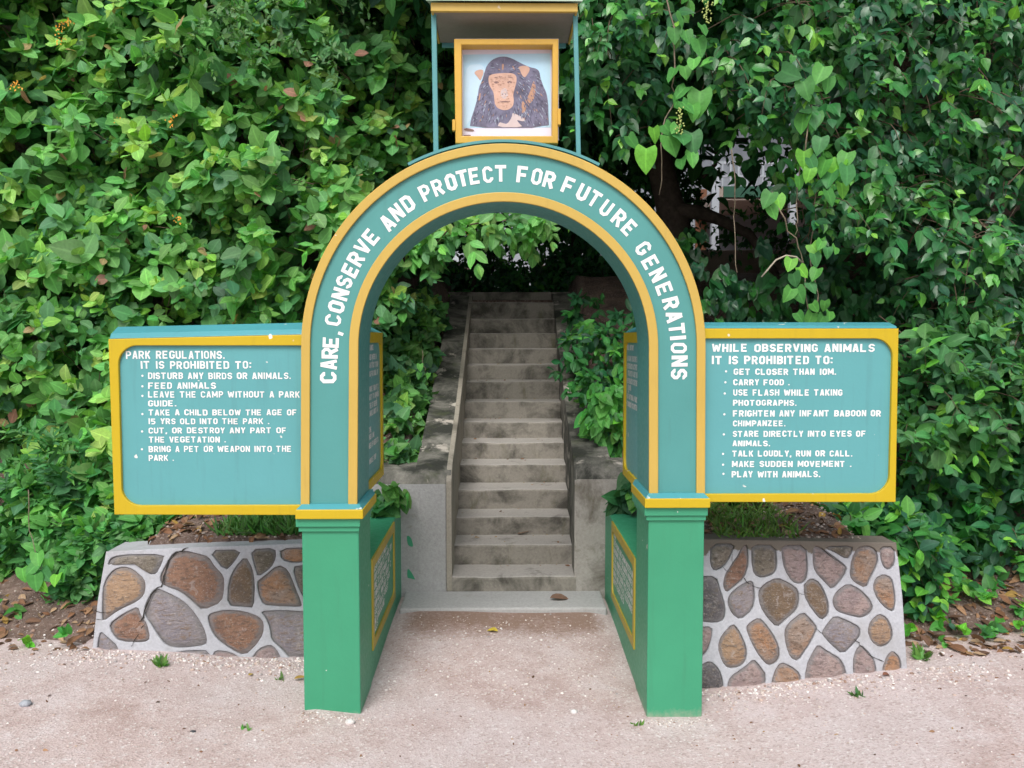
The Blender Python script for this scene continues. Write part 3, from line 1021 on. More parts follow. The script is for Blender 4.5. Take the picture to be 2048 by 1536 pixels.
def zp(p, Y): return at(ZC[0] + p[0] / ZC[2], ZC[1] + p[1] / ZC[2], Y)


PIC = [plain("poster_paper", (.66, .66, .80), .5, .05, 4, .02), plain("poster_sky", (.42, .64, .80), .5, .12, 3, .02), plain("poster_fur", (.155, .150, .225), .5, .45, 16, .02),  # hazy glass reflection put into washed-out colours; no pane is modelled
       plain("poster_face", (.58, .37, .29), .5, .12, 14, .02), plain("poster_rust", (.45, .26, .18), .5, .2, 30, .02), plain("poster_pale", (.56, .47, .47), .5, .08, 20, .02),
       plain("poster_shade", (.22, .135, .125), .5, .1, 20, .02), plain("poster_glow", (.50, .68, .82), .5, .1, 3, .02)]
pm = MB()


def patch(pts, lay, mi, smooth=1):
    q = chaikin([np.array(p) for p in pts], smooth) if smooth else [np.array(p) for p in pts]
    v, f = curve_fill([tuple(a) for a in q], [], 0.0)
    pm.add([zp((a, b), YF + .060 - lay * .0006) for a, b, c in v], f, mi)


patch([(560, 330), (1440, 330), (1440, 1200), (560, 1200)], 0, 0, 0)
patch([(625, 466), (1368, 456), (1372, 1088), (628, 1092)], 1, 1, 0)
patch([(630, 560), (790, 540), (830, 640), (760, 840), (700, 1000), (640, 1085), (629, 1085)], 2, 7, 2)
patch([(680, 1090), (690, 1020), (720, 930), (745, 840), (760, 740), (785, 690), (805, 620), (825, 560), (870, 510), (930, 485), (985, 482), (1040, 498), (1090, 525), (1150, 555), (1200, 575), (1250, 585),
       (1275, 610), (1285, 670), (1310, 740), (1335, 790), (1350, 880), (1352, 980), (1358, 1090)], 3, 2, 1)
patch([(840, 665), (850, 640), (900, 628), (980, 622), (1050, 625), (1080, 650), (1080, 700), (1060, 770), (1050, 810), (1058, 860), (1050, 905), (1015, 935), (970, 942), (920, 925), (895, 890), (890, 850), (885, 790), (860, 750), (842, 710)], 4, 3, 2)
patch([(715, 620), (745, 597), (790, 592), (800, 620), (785, 660), (770, 690), (750, 660)], 4, 3, 2)
patch([(1090, 575), (1130, 560), (1180, 565), (1195, 590), (1180, 625), (1150, 665), (1125, 640), (1110, 600)], 4, 3, 2)
patch([(915, 1085), (935, 1040), (960, 1050), (1000, 1060), (1040, 1000), (1045, 960), (1090, 980), (1140, 1005), (1162, 1030), (1130, 1036), (1080, 1022), (1100, 1050), (1135, 1085)], 4, 5, 1)
for q in ([(1225, 680), (1245, 740), (1235, 830), (1195, 890), (1165, 850), (1200, 770)], [(1125, 850), (1165, 900), (1150, 970), (1122, 960)], [(955, 545), (972, 545), (968, 598), (955, 596)],
          [(1040, 560), (1052, 562), (1068, 598), (1058, 596)], [(765, 790), (775, 800), (765, 860), (752, 865)]):
    patch(q, 4, 4, 1)
for q in ([(885, 702), (905, 692), (928, 697), (930, 708), (905, 714)], [(995, 700), (1020, 690), (1042, 697), (1040, 708), (1015, 712)], [(905, 872), (975, 860), (1040, 868), (975, 874)],
          [(955, 800), (962, 797), (965, 808), (957, 810)], [(985, 797), (992, 800), (990, 810), (983, 808)], [(890, 660), (960, 652), (958, 657), (892, 666)], [(985, 652), (1050, 660), (1048, 666), (985, 657)]):
    patch(q, 5, 6, 1)
patch([(945, 770), (985, 745), (1005, 780), (1010, 830), (975, 845), (945, 830)], 4.5, 5, 2)
for q in ([(622, 1100), (660, 1092), (720, 1108), (715, 1120), (650, 1115)], [(628, 1152), (690, 1150), (690, 1160), (628, 1160)]):
    patch(q, 5, 6, 1)
BODY = [(690, 1080), (720, 930), (760, 740), (805, 620), (870, 510), (985, 485), (1150, 558), (1270, 615), (1310, 745), (1350, 880), (1352, 1080)]
EAR = [(1080, 560), (1200, 555), (1205, 610), (1150, 675), (1090, 630)]
HAND = [(905, 1090), (930, 1030), (1035, 950), (1170, 1025), (1145, 1090)]
FACE = [(830, 660), (900, 615), (980, 612), (1060, 618), (1095, 660), (1075, 770), (1072, 860), (1050, 925), (970, 955), (905, 930), (878, 860), (850, 760)]
rp = np.random.RandomState(4)
k = 0
while k < 420:
    p = np.array([rp.uniform(680, 1360), rp.uniform(485, 1088)])
    a1, a2_ = np.array([p[0]]), np.array([p[1]])
    if not in_poly(a1, a2_, BODY)[0] or in_poly(a1, a2_, FACE)[0] or in_poly(a1, a2_, EAR)[0] or in_poly(a1, a2_, HAND)[0]: continue
    d = p - np.array([975, 640]); d = d / (np.linalg.norm(d) + 1) + np.array([0, .5]); d /= np.linalg.norm(d)
    ln, wd = rp.uniform(14, 46), rp.uniform(2, 5)
    e = np.array([-d[1], d[0]])
    q = [p - e * wd * .3, p + d * ln * .5 - e * wd, p + d * ln, p + d * ln * .5 + e * wd]
    if not in_poly(np.array([q[2][0]]), np.array([q[2][1]]), BODY)[0]: continue
    k += 1
    pm.add([zp(t, YF + .0570 - k * .000004) for t in q], [(0, 1, 2, 3)], 8 + rp.choice(4, p=[.42, .30, .20, .08]))
k = 0
while k < 130:      # brushwork on the face
    p = np.array([rp.uniform(845, 1080), rp.uniform(630, 935)])
    if not in_poly(p[:1], p[1:], FACE)[0] or not in_poly(p[:1] + (p[0] - 965) * .25, p[1:] + (p[1] - 780) * .18, FACE)[0]: continue
    k += 1
    ln, wd = rp.uniform(10, 26), rp.uniform(2, 5)
    a = rp.uniform(-.5, .5) + (1.57 if p[1] > 760 and abs(p[0] - 970) > 50 else 0)
    d = np.array([math.cos(a), math.sin(a)]); e = np.array([-d[1], d[0]])
    sh = 12 if (660 < p[1] < 730 or abs(p[0] - 965) > 75) else 13
    if rp.rand() < .3: sh = 25 - sh
    pm.add([zp(t, YF + .0566 - k * .000004) for t in (p - d * ln * .5, p - e * wd, p + d * ln * .5, p + e * wd)], [(0, 1, 2, 3)], sh)
PIC += [plain("fur_stroke_dark", (.095, .092, .15), .5, .2, 20, .02), plain("fur_stroke_mid", (.20, .20, .29), .5, .2, 20, .02), plain("fur_stroke_pale", (.33, .38, .48), .5, .2, 20, .02), plain("fur_stroke_rust", (.38, .24, .20), .5, .2, 20, .02),
        plain("face_stroke_dark", (.45, .27, .21), .5, .15, 20, .02), plain("face_stroke_pale", (.66, .46, .37), .5, .15, 20, .02)]
pm.build("painting", PIC, pic, fix=False)

# ------------------------------------------------------------------ stairs
stairs = empty("staircase", (.05, 3.4, 0), "steep weathered concrete stairs with mossy side walls behind the arch", "stairs")
ySt = [1153.4, 1090, 1034.6, 979, 929, 885, 844, 803.5, 763, 729.6, 697.3, 667, 637, 604.6]
prev = .05
for k in range(14):
    Yk = 1.59 + .28 * k
    zk = at(1000, ySt[k], Yk)[2]
    XR = .47 + .105 * k / 13
    x0, x1 = (-.372, .478) if k == 0 else (-.36, XR + .012)
    m = MB()
    ye = Yk + .28 + .04 if k < 13 else Yk + .9
    NX = 14
    rr = np.random.RandomState(k + 40)
    jz = np.cumsum(rr.randn(NX + 1)) * .0018; jz -= np.linspace(jz[0], jz[-1], NX + 1)
    jy = rr.randn(NX + 1) * .003
    xs_ = np.linspace(x0, x1, NX + 1)
    v, f, mi = [], [], []
    ch = .016
    for i, x in enumerate(xs_):
        v += [(x, Yk + jy[i] + .004, prev - .06), (x, Yk + jy[i], zk - ch + jz[i]), (x, Yk + jy[i] + ch * .35, zk - ch * .3 + jz[i]), (x, Yk + jy[i] + ch, zk + jz[i]), (x, ye, zk + .004), (x, ye, prev - .06)]
    for i in range(NX):
        for j in range(5):
            f.append((i * 6 + j, (i + 1) * 6 + j, (i + 1) * 6 + j + 1, i * 6 + j + 1))
            m.add([], [])
    m.v = [tuple(map(float, p)) for p in v]; m.f = f
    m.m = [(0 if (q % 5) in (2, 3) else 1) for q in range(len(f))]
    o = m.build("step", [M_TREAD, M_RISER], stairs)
    prev = zk
ztopst = prev
m = MB(); m.box(-.75, 1.0, 5.90, 9.0, ztopst - .2, ztopst + .15); m.build("landing", M_RISER, stairs, bevel=.01)
m = MB()
m.box(-.64, .64, 1.25, 1.60, -.12, .045); m.build("apron", M_APRON, stairs, bevel=.012)


def cheek(sgn, xin0, xin1, w, lift, zf):
    prof = [(1.60, -.1), (1.60, zf - .08), (1.63, zf - .01), (1.70, zf + .03), (2.6, 1.13), (5.55, stair_z(5.3) + lift + .02), (5.9, stair_z(5.3) + lift + .03), (5.9, -.1)]
    m = MB()
    a, b = [], []
    for y, z in prof:
        t = (y - 1.6) / 4.3
        xi = xin0 + (xin1 - xin0) * t
        a.append((xi, y, z)); b.append((xi + sgn * w, y, z))
    n = len(prof)
    m.add(a + b, [tuple(range(n)), tuple(range(2 * n - 1, n - 1, -1))])
    for i in range(n):
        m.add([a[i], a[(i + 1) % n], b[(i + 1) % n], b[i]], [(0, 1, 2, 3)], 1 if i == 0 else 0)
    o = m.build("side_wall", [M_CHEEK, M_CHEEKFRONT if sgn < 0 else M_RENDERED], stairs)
    return o


m = MB()
kp = [(1.586, .05), (1.586, .775), (1.69, .862), (2.6, 1.134), (5.55, stair_z(5.3) + .053), (5.55, stair_z(5.3) - .2), (3.2, .6), (2.35, .2)]
m.prism([(-.372, y, z) for y, z in kp], (.036, 0, 0)); m.build("kerb", M_KERB, stairs, bevel=.005)
cheek(-1, -.342, -.342, .235, .03, .83)
cheek(1, .468, .572, .245, .06, .86)


def retaining(label, x0, x1, zf, mat):
    m = MB()
    prof = [(1.594, -.1), (1.594, zf - .04), (1.625, zf + .02), (1.70, zf + .055), (1.86, zf + .065), (1.86, -.1)]
    m.prism([(x0, y, z) for y, z in prof], (x1 - x0, 0, 0))
    m.m = [0, 0, 0, 1, 1, 1, 0, 0]
    tag(m.build("retaining_wall", [mat, M_CHEEK], None, bevel=.006), label, "wall")


retaining("pale grey rendered wall beside the foot of the stairs, green paint splashes on it", -1.75, -.374, .795, M_CHEEKFRONT)
retaining("stained brownish wall beside the foot of the stairs, mossy along its top", .480, 1.75, .825, M_RENDERED)
for pts in ([(813, 1070), (822, 1074), (827, 1092), (823, 1094), (815, 1090)], [(815, 1136), (821, 1142), (826, 1150), (831, 1160), (822, 1157), (814, 1156)]):
    pts = chaikin(pts, 2)
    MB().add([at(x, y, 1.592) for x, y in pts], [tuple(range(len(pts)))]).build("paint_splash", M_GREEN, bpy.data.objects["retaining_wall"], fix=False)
# upper retaining wall by the top of the stairs
a0, b0 = at(1143, 592, 5.6), at(1290, 592, 5.6)
m = MB(); m.box(.84, 3.2, 5.5, 5.7, 1.7, a0[2]); tag(m.build("retaining_wall", M_PINKW, None, bevel=.01), "pinkish low wall beside the top of the dark stairs", "wall")

# ------------------------------------------------------------------ stone walls
def stone_wall(label, zoom, outline, stones, kinds, y_base, lean, stain, cracks, back, grow=.009):
    n = np.array([0, -1.0, lean]); n /= np.linalg.norm(n)
    p0 = np.array([0, y_base, 0.0])
    e1 = np.array([1.0, 0, 0]); e2 = np.cross(n, e1); e2 = e2 if e2[2] > 0 else -e2

    def loc(p):
        w = at_plane(zoom[0] + p[0] / zoom[2], zoom[1] + p[1] / zoom[2], p0, n) - p0
        return np.array([w @ e1, w @ e2])

    def wpt(a, b, h): return p0 + e1 * a + e2 * b + n * h
    out = [loc(p) for p in outline]
    zmax = max(wpt(*q, 0)[2] for q in out)
    cxx = sum(q[0] for q in out) / len(out)
    root = empty("stone_wall", (cxx, y_base, 0), label, "stone wall")
    polys = []
    for si, s in enumerate(stones):
        g_ = .002 if (grow > .0095 and si in (8, 14, 15, 20)) else grow
        q = chaikin([loc(p) for p in s], 1)
        c = sum(q) / len(q)
        q = [c + (p - c) * (1 + g_ / max(.04, np.linalg.norm(p - c))) for p in q]
        polys.append(q)
    holes = []
    for q in polys:
        c = sum(q) / len(q)
        holes.append([tuple(c + (p - c) * .97) for p in q])
    v, f = curve_fill([tuple(p) for p in out], [h[::-1] for h in holes], .008, .006, 2)
    P = [wpt(a, b, z - .014) for a, b, z in v]
    mb = MB().add(P, f)
    o = mb.build("mortar", M_MORTAR, root, fix=False, smooth=False)
    st = [(1 - min(1, max(0, (zmax - p[2]) / .13))) * stain for p in P]
    at_ = o.data.attributes.new("stain", 'FLOAT', 'POINT'); at_.data.foreach_set("value", np.array(st, np.float32))
    # core behind the face
    core = MB()
    core.prism([wpt(*p, -.030) for p in out], (0, back, 0))
    o = core.build("wall_core", M_MORTAR, root)
    st = [(1 - min(1, max(0, (zmax - p.co[2]) / .13))) * stain for p in o.data.vertices]
    at_ = o.data.attributes.new("stain", 'FLOAT', 'POINT'); at_.data.foreach_set("value", np.array(st, np.float32))
    rs = np.random.RandomState(5)
    for q, kd in zip(polys, kinds):
        c = sum(q) / len(q)
        k = len(q)
        v, f = [], []
        rim = []
        ph = rs.rand(4) * 6.28
        tilt = (rs.rand(2) - .5) * .05
        size = max(np.linalg.norm(p - c) for p in q)
        for sc, h in ((1.02, -.022), (.97, -.013), (.90, -.006), (.75, .001), (.5, .006), (.25, .008)):
            for p in q:
                d = (p - c) * sc
                w = c + d
                hh = h + (tilt @ d) * (sc < .95) + (.006 * math.sin(w[0] * 31 + ph[0]) * math.sin(w[1] * 27 + ph[1]) + .003 * math.sin(w[0] * 83 + ph[2]) * math.sin(w[1] * 71 + ph[3])) * (sc < .95)
                v.append(wpt(w[0], w[1], hh)); rim.append(max(0, (sc - .62) / .4))
        v.append(wpt(c[0], c[1], .008)); rim.append(0)
        for r in range(5):
            for i in range(k):
                f.append((r * k + i, r * k + (i + 1) % k, (r + 1) * k + (i + 1) % k, (r + 1) * k + i))
        for i in range(k): f.append((5 * k + i, 5 * k + (i + 1) % k, 6 * k))
        m = MB().add(v, f)
        o = m.build("stone", STONE[kd], root, smooth=True)
        a_ = o.data.attributes.new("rim", 'FLOAT', 'POINT'); a_.data.foreach_set("value", np.array(rim, np.float32))
    if cracks:
        m = MB()
        for pts, wd in cracks:
            L = [loc(p) for p in pts]
            rr = random.Random(9)
            fine_ = []
            for i in range(len(L) - 1):
                for t in (0, .33, .66):
                    fine_.append(L[i] * (1 - t) + L[i + 1] * t + np.array([rr.uniform(-1, 1), rr.uniform(-1, 1)]) * .004)
            fine_.append(L[-1])
            vv, ff = [], []
            for i, p in enumerate(fine_):
                t = fine_[min(i + 1, len(fine_) - 1)] - fine_[max(i - 1, 0)]
                t = np.array([-t[1], t[0]]) / (np.linalg.norm(t) + 1e-9)
                w_ = wd * rr.uniform(.4, 1.2) * (.3 if i in (0, len(fine_) - 1) else 1)
                vv += [wpt(*(p + t * w_), .0045), wpt(*(p - t * w_), .0045)]
                if i: ff.append((2 * i - 2, 2 * i - 1, 2 * i + 1, 2 * i))
            m.add(vv, ff)
        m.build("crack", M_CRACK, root, fix=False)
    return root


SL = [[(240, 560), (260, 500), (330, 478), (715, 465), (690, 540), (640, 630), (590, 630), (540, 580), (460, 540), (380, 520), (300, 535)],
      [(800, 450), (900, 440), (1010, 470), (1090, 490), (1140, 570), (1220, 650), (1225, 740), (1205, 870), (1040, 940), (960, 860), (870, 780), (720, 730), (690, 700), (690, 640), (740, 550)],
      [(190, 960), (200, 760), (230, 670), (290, 600), (370, 575), (450, 600), (540, 680), (550, 740), (535, 810), (480, 860), (330, 930), (190, 1040)],
      [(1105, 435), (1370, 432), (1300, 530), (1240, 595)],
      [(1260, 895), (1275, 700), (1320, 590), (1410, 485), (1465, 590), (1478, 700), (1480, 915), (1400, 905)],
      [(1460, 430), (1660, 420), (1660, 500), (1620, 570), (1520, 650), (1500, 560)],
      [(1710, 420), (1980, 412), (1985, 505), (1830, 530), (1730, 510)],
      [(1515, 700), (1560, 670), (1690, 560), (1770, 600), (1830, 760), (1890, 890), (1870, 910), (1680, 895), (1570, 890), (1530, 800)],
      [(1815, 580), (1910, 565), (1990, 570), (1990, 900), (1930, 870), (1880, 760)],
      [(640, 760), (690, 770), (810, 830), (900, 890), (980, 980), (1050, 1090), (1080, 1180), (1070, 1240), (860, 1260), (740, 1240), (680, 1170), (620, 1070), (560, 990), (550, 930), (590, 830)],
      [(255, 1060), (340, 1000), (410, 960), (490, 920), (510, 1000), (560, 1060), (590, 1180), (540, 1210), (340, 1200), (280, 1140)],
      [(1090, 1000), (1120, 970), (1240, 945), (1400, 960), (1520, 1000), (1560, 1050), (1555, 1140), (1500, 1230), (1400, 1325), (1280, 1260), (1170, 1180), (1120, 1100)],
      [(1545, 955), (1660, 950), (1850, 955), (1990, 960), (1990, 1330), (1900, 1340), (1790, 1350), (1720, 1260), (1640, 1190), (1630, 1100), (1590, 1010)],
      [(150, 1330), (160, 1200), (178, 1130), (230, 1180), (310, 1250), (320, 1330)],
      [(760, 1310), (960, 1295), (1095, 1290), (1095, 1430), (960, 1430), (780, 1400)],
      [(1130, 1430), (1135, 1350), (1160, 1290), (1280, 1310), (1390, 1370), (1390, 1430)],
      [(1460, 1370), (1530, 1280), (1620, 1245), (1665, 1280), (1710, 1360), (1720, 1450), (1460, 1450)]]
KL = ['olive', 'red', 'tan', 'olive', 'brown', 'olive', 'rust', 'rust', 'olive', 'grey', 'red', 'red', 'grey', 'grey', 'grey', 'pink', 'pink']
OL = [(220, 440), (930, 402), (1990, 366), (1990, 1520), (80, 1480), (105, 1250), (150, 850)]
CL = [([(930, 405), (870, 432), (805, 462), (760, 520), (722, 650), (700, 735), (645, 762), (600, 832), (562, 925), (545, 1005), (505, 1038)], .0045), ([(555, 1060), (505, 1135), (450, 1232), (440, 1245)], .002),
      ([(120, 945), (180, 955), (215, 960), (270, 955)], .0018), ([(120, 1020), (190, 1018)], .0018)]
stone_wall("low crazy-paved stone wall of big red and grey slabs, below the PARK REGULATIONS board", (160, 1000, 4.2667), OL, SL, KL, .62, .16, .15, CL, .20)

SR = [[(175, 285), (360, 280), (320, 370), (270, 450), (205, 485), (175, 440)], [(465, 285), (465, 440), (430, 540), (350, 620), (300, 660), (275, 610), (290, 530), (370, 410), (420, 310)],
      [(505, 290), (690, 295), (695, 460), (670, 510), (585, 540), (525, 515), (510, 400)], [(745, 295), (935, 295), (945, 470), (935, 560), (890, 590), (830, 570), (780, 480), (755, 390)],
      [(1005, 300), (1060, 310), (1160, 390), (1265, 460), (1240, 530), (1150, 640), (1090, 570), (1020, 490), (1003, 400)], [(1100, 300), (1305, 298), (1300, 340), (1265, 390), (1180, 340)],
      [(1300, 530), (1320, 400), (1360, 315), (1440, 298), (1500, 330), (1515, 400), (1500, 450), (1460, 530), (1425, 625), (1340, 580)], [(1545, 310), (1645, 310), (1650, 430), (1610, 475), (1570, 450), (1550, 390)],
      [(60, 530), (215, 535), (245, 640), (290, 790), (280, 890), (210, 920), (60, 900)], [(315, 750), (330, 690), (400, 630), (480, 580), (510, 600), (515, 700), (500, 800), (410, 880), (345, 830)],
      [(560, 670), (600, 610), (705, 555), (800, 600), (870, 650), (875, 740), (850, 810), (780, 870), (705, 945), (630, 860), (580, 780)], [(930, 600), (990, 560), (1050, 600), (1085, 680), (1115, 760), (1115, 840), (1060, 885), (990, 790), (935, 690)],
      [(1165, 720), (1200, 660), (1280, 605), (1370, 650), (1450, 730), (1475, 790), (1440, 840), (1380, 865), (1290, 840), (1200, 815), (1170, 770)], [(1490, 630), (1510, 560), (1570, 530), (1630, 560), (1645, 650), (1655, 740), (1645, 815), (1590, 790), (1530, 720)],
      [(60, 945), (180, 945), (175, 1030), (140, 1150), (60, 1210)], [(225, 1110), (250, 1020), (345, 915), (390, 960), (440, 1060), (465, 1150), (450, 1230), (400, 1275), (310, 1285), (260, 1230)],
      [(460, 960), (490, 920), (560, 880), (610, 930), (660, 1010), (710, 1100), (720, 1180), (690, 1230), (630, 1250), (570, 1180), (510, 1070)], [(775, 990), (800, 930), (915, 830), (980, 900), (1025, 960), (1000, 1010), (940, 1110), (880, 1215), (820, 1190), (790, 1100)],
      [(1080, 990), (1120, 930), (1175, 865), (1280, 910), (1365, 950), (1370, 1010), (1330, 1060), (1235, 1160), (1150, 1080), (1085, 1010)], [(1450, 980), (1470, 910), (1530, 850), (1590, 880), (1625, 960), (1630, 1030), (1590, 1080), (1540, 1100), (1480, 1060)],
      [(60, 1270), (165, 1215), (240, 1290), (270, 1390), (270, 1520), (60, 1520)], [(310, 1420), (340, 1350), (440, 1290), (510, 1215), (560, 1270), (610, 1340), (580, 1500), (320, 1500)],
      [(650, 1500), (690, 1320), (740, 1240), (820, 1280), (880, 1330), (890, 1400), (880, 1500)], [(930, 1480), (950, 1270), (1000, 1160), (1040, 1095), (1120, 1160), (1210, 1210), (1250, 1290), (1270, 1400), (1200, 1480)],
      [(1330, 1230), (1350, 1140), (1385, 1100), (1440, 1160), (1480, 1220), (1500, 1300), (1480, 1440), (1340, 1440)], [(1565, 1300), (1600, 1190), (1640, 1150), (1690, 1200), (1700, 1270), (1690, 1400), (1580, 1400)]]
KR = ['olive', 'red', 'olive', 'pink', 'pink', 'olive', 'rust', 'pink', 'dark', 'grey', 'brown', 'brown', 'pink', 'rust', 'pink', 'tan', 'rust', 'rust', 'grey', 'tan', 'dark', 'pink', 'rust', 'pink', 'pink', 'rust']
OR = [(40, 232), (1670, 262), (1720, 700), (1757, 1270), (1765, 1520), (40, 1560)]
CR = [([(343, 350), (343, 430)], .002), ([(262, 455), (300, 495)], .002), ([(430, 540), (470, 590), (520, 618), (580, 628)], .002), ([(870, 675), (925, 682)], .0014), ([(1020, 960), (1075, 1000)], .002),
      ([(1320, 1045), (1360, 1065), (1375, 1095), (1480, 1195), (1565, 1225)], .002), ([(1060, 310), (1160, 390), (1265, 458)], .002)]
stone_wall("low stone wall of many small rounded stones, below the WHILE OBSERVING ANIMALS board", (1380, 1020, 4.0417), OR, SR, KR, .31, .16, 1.0, CR, .13, .010)

# ------------------------------------------------------------------ building on the slope behind
bld = empty("park_house", (3.2, 12.6, 3.3), "pale bluish house with a railed balcony, half hidden beyond the trees", "house")
YB = 12.5
def bx(x0, x1, y0, y1, z0, z1, name, mat, par=bld):
    m = MB(); m.box(x0, x1, y0, y1, z0, z1); return m.build(name, mat, par)
g = lambda px, py, Y=YB: at(px, py, Y)
zb = g(1400, 508)[2]
bx(-.9, 9.0, YB + 2.0, YB + 5.0, zb - .6, 7.8, "wall", M_WALLB)
s0, s1 = g(1438, 398), g(1438, 374)
bx(s0[0], 8.5, YB, YB + 1.98, s0[2] - .02, s1[2], "balcony_floor", M_PINKW)
bx(s0[0] + .08, 8.5, YB - .03, YB - .002, s0[2] + .03, s1[2] + .01, "balcony_edge", M_DKGREEN)
for px in (1426, 1580, 1760):
    p = g(px, 500); q = g(px, 240)
    bx(p[0] - .07, p[0] + .07, YB - .15, YB - .035, zb - .4, q[2], "post", M_WHITEB)
m = MB()
r0, r1 = g(1440, 322), g(1440, 372)
m.box(s0[0], 8.4, YB + .02, YB + .06, r0[2] - .05, r0[2]); m.box(s0[0], 8.4, YB + .02, YB + .06, r0[2] - .30, r0[2] - .27)
x = s0[0] + .05
while x < 8.3:
    m.box(x, x + .035, YB + .025, YB + .055, r1[2], r0[2] - .051); x += .16
m.build("railing", M_WHITEB, bld)
d0, d1 = g(1390, 505, YB + 1.97), g(1412, 462, YB + 1.97)
bx(d0[0], d1[0], YB + 1.93, YB + 1.995, d0[2], d1[2] + .9, "door", M_DOOR)
bx(-1.2, 9.4, YB - .5, YB + 5.4, 7.82, 7.95, "roof", M_ROOFH)
w0, w1 = g(1010, 520, YB + 1.97), g(1085, 480, YB + 1.97)
bx(w0[0], w1[0], YB + 1.95, YB + 1.996, w0[2] - .4, w1[2] + .15, "window", M_WHITEB)
a, b = g(1340, 507, 9.0), g(1500, 500, 9.0)
m = MB(); m.box(a[0] - .2, 6.0, 9.0, 9.25, 1.9, b[2]); tag(m.build("retaining_wall", M_PINKW, None, bevel=.01), "mossy wall hung with dark creeper below the pale house", "wall")

# ------------------------------------------------------------------ foliage
OVAL = (np.array([0, .14, .36, .62, .85, 1.0]), np.array([.04, .62, .98, .88, .46, .03]), np.zeros(6))
HEART = (np.array([0, .08, .25, .48, .70, .88, 1.0]), np.array([.74, .97, 1.02, .88, .60, .27, .02]), np.array([-.16, -.10, -.02, 0, 0, 0, 0]))
POINT = (np.array([0, .12, .34, .60, .83, 1.0]), np.array([.05, .66, 1.0, .78, .32, .02]), np.zeros(6))
LANCE = (np.array([0, .15, .40, .65, .85, 1.0]), np.array([.06, .70, 1.0, .74, .34, .02]), np.zeros(6))


def norm(a): return a / (np.linalg.norm(a, axis=-1, keepdims=True) + 1e-9)


def leaf_mesh(name, P, T, N, L, W, C, shape, rs, cols=5, fold=.28, curl=.22):
    n = len(P)
    T = norm(T); S = norm(np.cross(T, N)); N = np.cross(S, T)
    t, w, notch = shape
    vs = np.linspace(-1, 1, cols)
    R = len(t)
    fd = (fold * (.4 + 1.2 * rs.rand(n)))[:, None, None]
    cu = (curl * (rs.rand(n) * 2.0 - .35))[:, None, None]
    tw = ((rs.rand(n) - .5) * .5)[:, None, None]
    tt = (t[:, None] + notch[:, None] * np.abs(vs)[None])[None]                     # 1,R,cols
    ww = (w[:, None] * vs[None])[None]
    bend = ((rs.rand(n) - .5) * .25)[:, None, None]
    ax = (ww * W[:, None, None] / 2) + bend * (tt ** 2) * W[:, None, None]
    al = tt * L[:, None, None]
    hh = fd * np.abs(ww) * W[:, None, None] / 2 - cu * tt ** 2 * L[:, None, None] + tw * ww * tt * W[:, None, None] / 2
    hh = hh + .05 * np.sin(tt * 9 + rs.rand(n)[:, None, None] * 6) * np.abs(ww) * W[:, None, None]
    V = P[:, None, None] + S[:, None, None] * ax[..., None] + T[:, None, None] * al[..., None] + N[:, None, None] * hh[..., None]
    idx = np.arange(R * cols).reshape(R, cols)
    q = np.stack([idx[:-1, :-1], idx[:-1, 1:], idx[1:, 1:], idx[1:, :-1]], -1).reshape(-1, 4)
    Fq = (q[None] + (np.arange(n) * R * cols)[:, None, None]).reshape(-1, 4)
    al_ = np.broadcast_to(np.abs(vs)[None, None], (n, R, cols)).reshape(-1, 1)
    CC = np.repeat(C, R * cols, 0)
    return quads(name, V.reshape(-1, 3), Fq, cols=np.concatenate([CC, al_], 1))


def sprigs(B, Dv, length, nl, rs, palette, probs, tipcol=None, tipp=0.0, jitter=.22, droop=.5, up=.6, front=.6, spread=.9, pair=True, leafL=.1, ratio=.62, lvar=.3, down=.25):
    """leaves set along short twigs; returns leaf arrays and twig polylines"""
    n = len(B)
    Dv = norm(Dv)
    ref = np.tile(np.array([[.2, .3, 1.0]]), (n, 1))
    S = norm(np.cross(Dv, ref)); U = np.cross(S, Dv)
    ph = rs.rand(n) * 6.28
    Ps, Ts, Ns, Ls, Cs = [], [], [], [], []
    base = palette[rs.choice(len(palette), n, p=probs if len(probs) == len(palette) else None)]
    lens = length * (.6 + .8 * rs.rand(n))
    size = leafL * (1 + lvar * (rs.rand(n) * 2 - 1))
    for j in range(nl):
        u = (j // 2 + 1) / (nl // 2) if pair else (j + 1) / nl
        if j == nl - 1: u = 1.06
        pos = B + Dv * (lens * u)[:, None] - np.array([0, 0, 1.0]) * (droop * lens * u ** 2)[:, None]
        a = ph + (math.pi * (j % 2) + (j // 2) * 1.3 if pair else j * 2.4)
        side = S * np.cos(a)[:, None] + U * np.sin(a)[:, None]
        tip = 1.0 if j == nl - 1 else 0.0
        T = Dv * (.45 + .9 * tip) + side * spread * (1 - .7 * tip) + np.array([0, 0, -down]) + .25 * rs.randn(n, 3)
        N = np.array([0, -front, up]) + .35 * rs.randn(n, 3) + .25 * side
        Ps.append(pos); Ts.append(T); Ns.append(N)
        g = (.75 + .25 * (1 - abs(u - .5))) * (1 - .25 * tip)
        Ls.append(size * g * (.8 + .4 * rs.rand(n)))
        c = base * (1 + jitter * (rs.rand(n, 1) * 2 - 1)) * (1 + .10 * rs.randn(n, 3))
        if tipcol is not None and u > .85:
            k = rs.rand(n) < tipp
            tc = np.array(tipcol)[rs.choice(len(tipcol), n)]
            c = np.where(k[:, None], tc * (.85 + .3 * rs.rand(n, 1)), c)
        Cs.append(np.clip(c, .005, .9))
    return np.concatenate(Ps), np.concatenate(Ts), np.concatenate(Ns), np.concatenate(Ls), np.concatenate(Cs), (B, Dv, lens, droop)


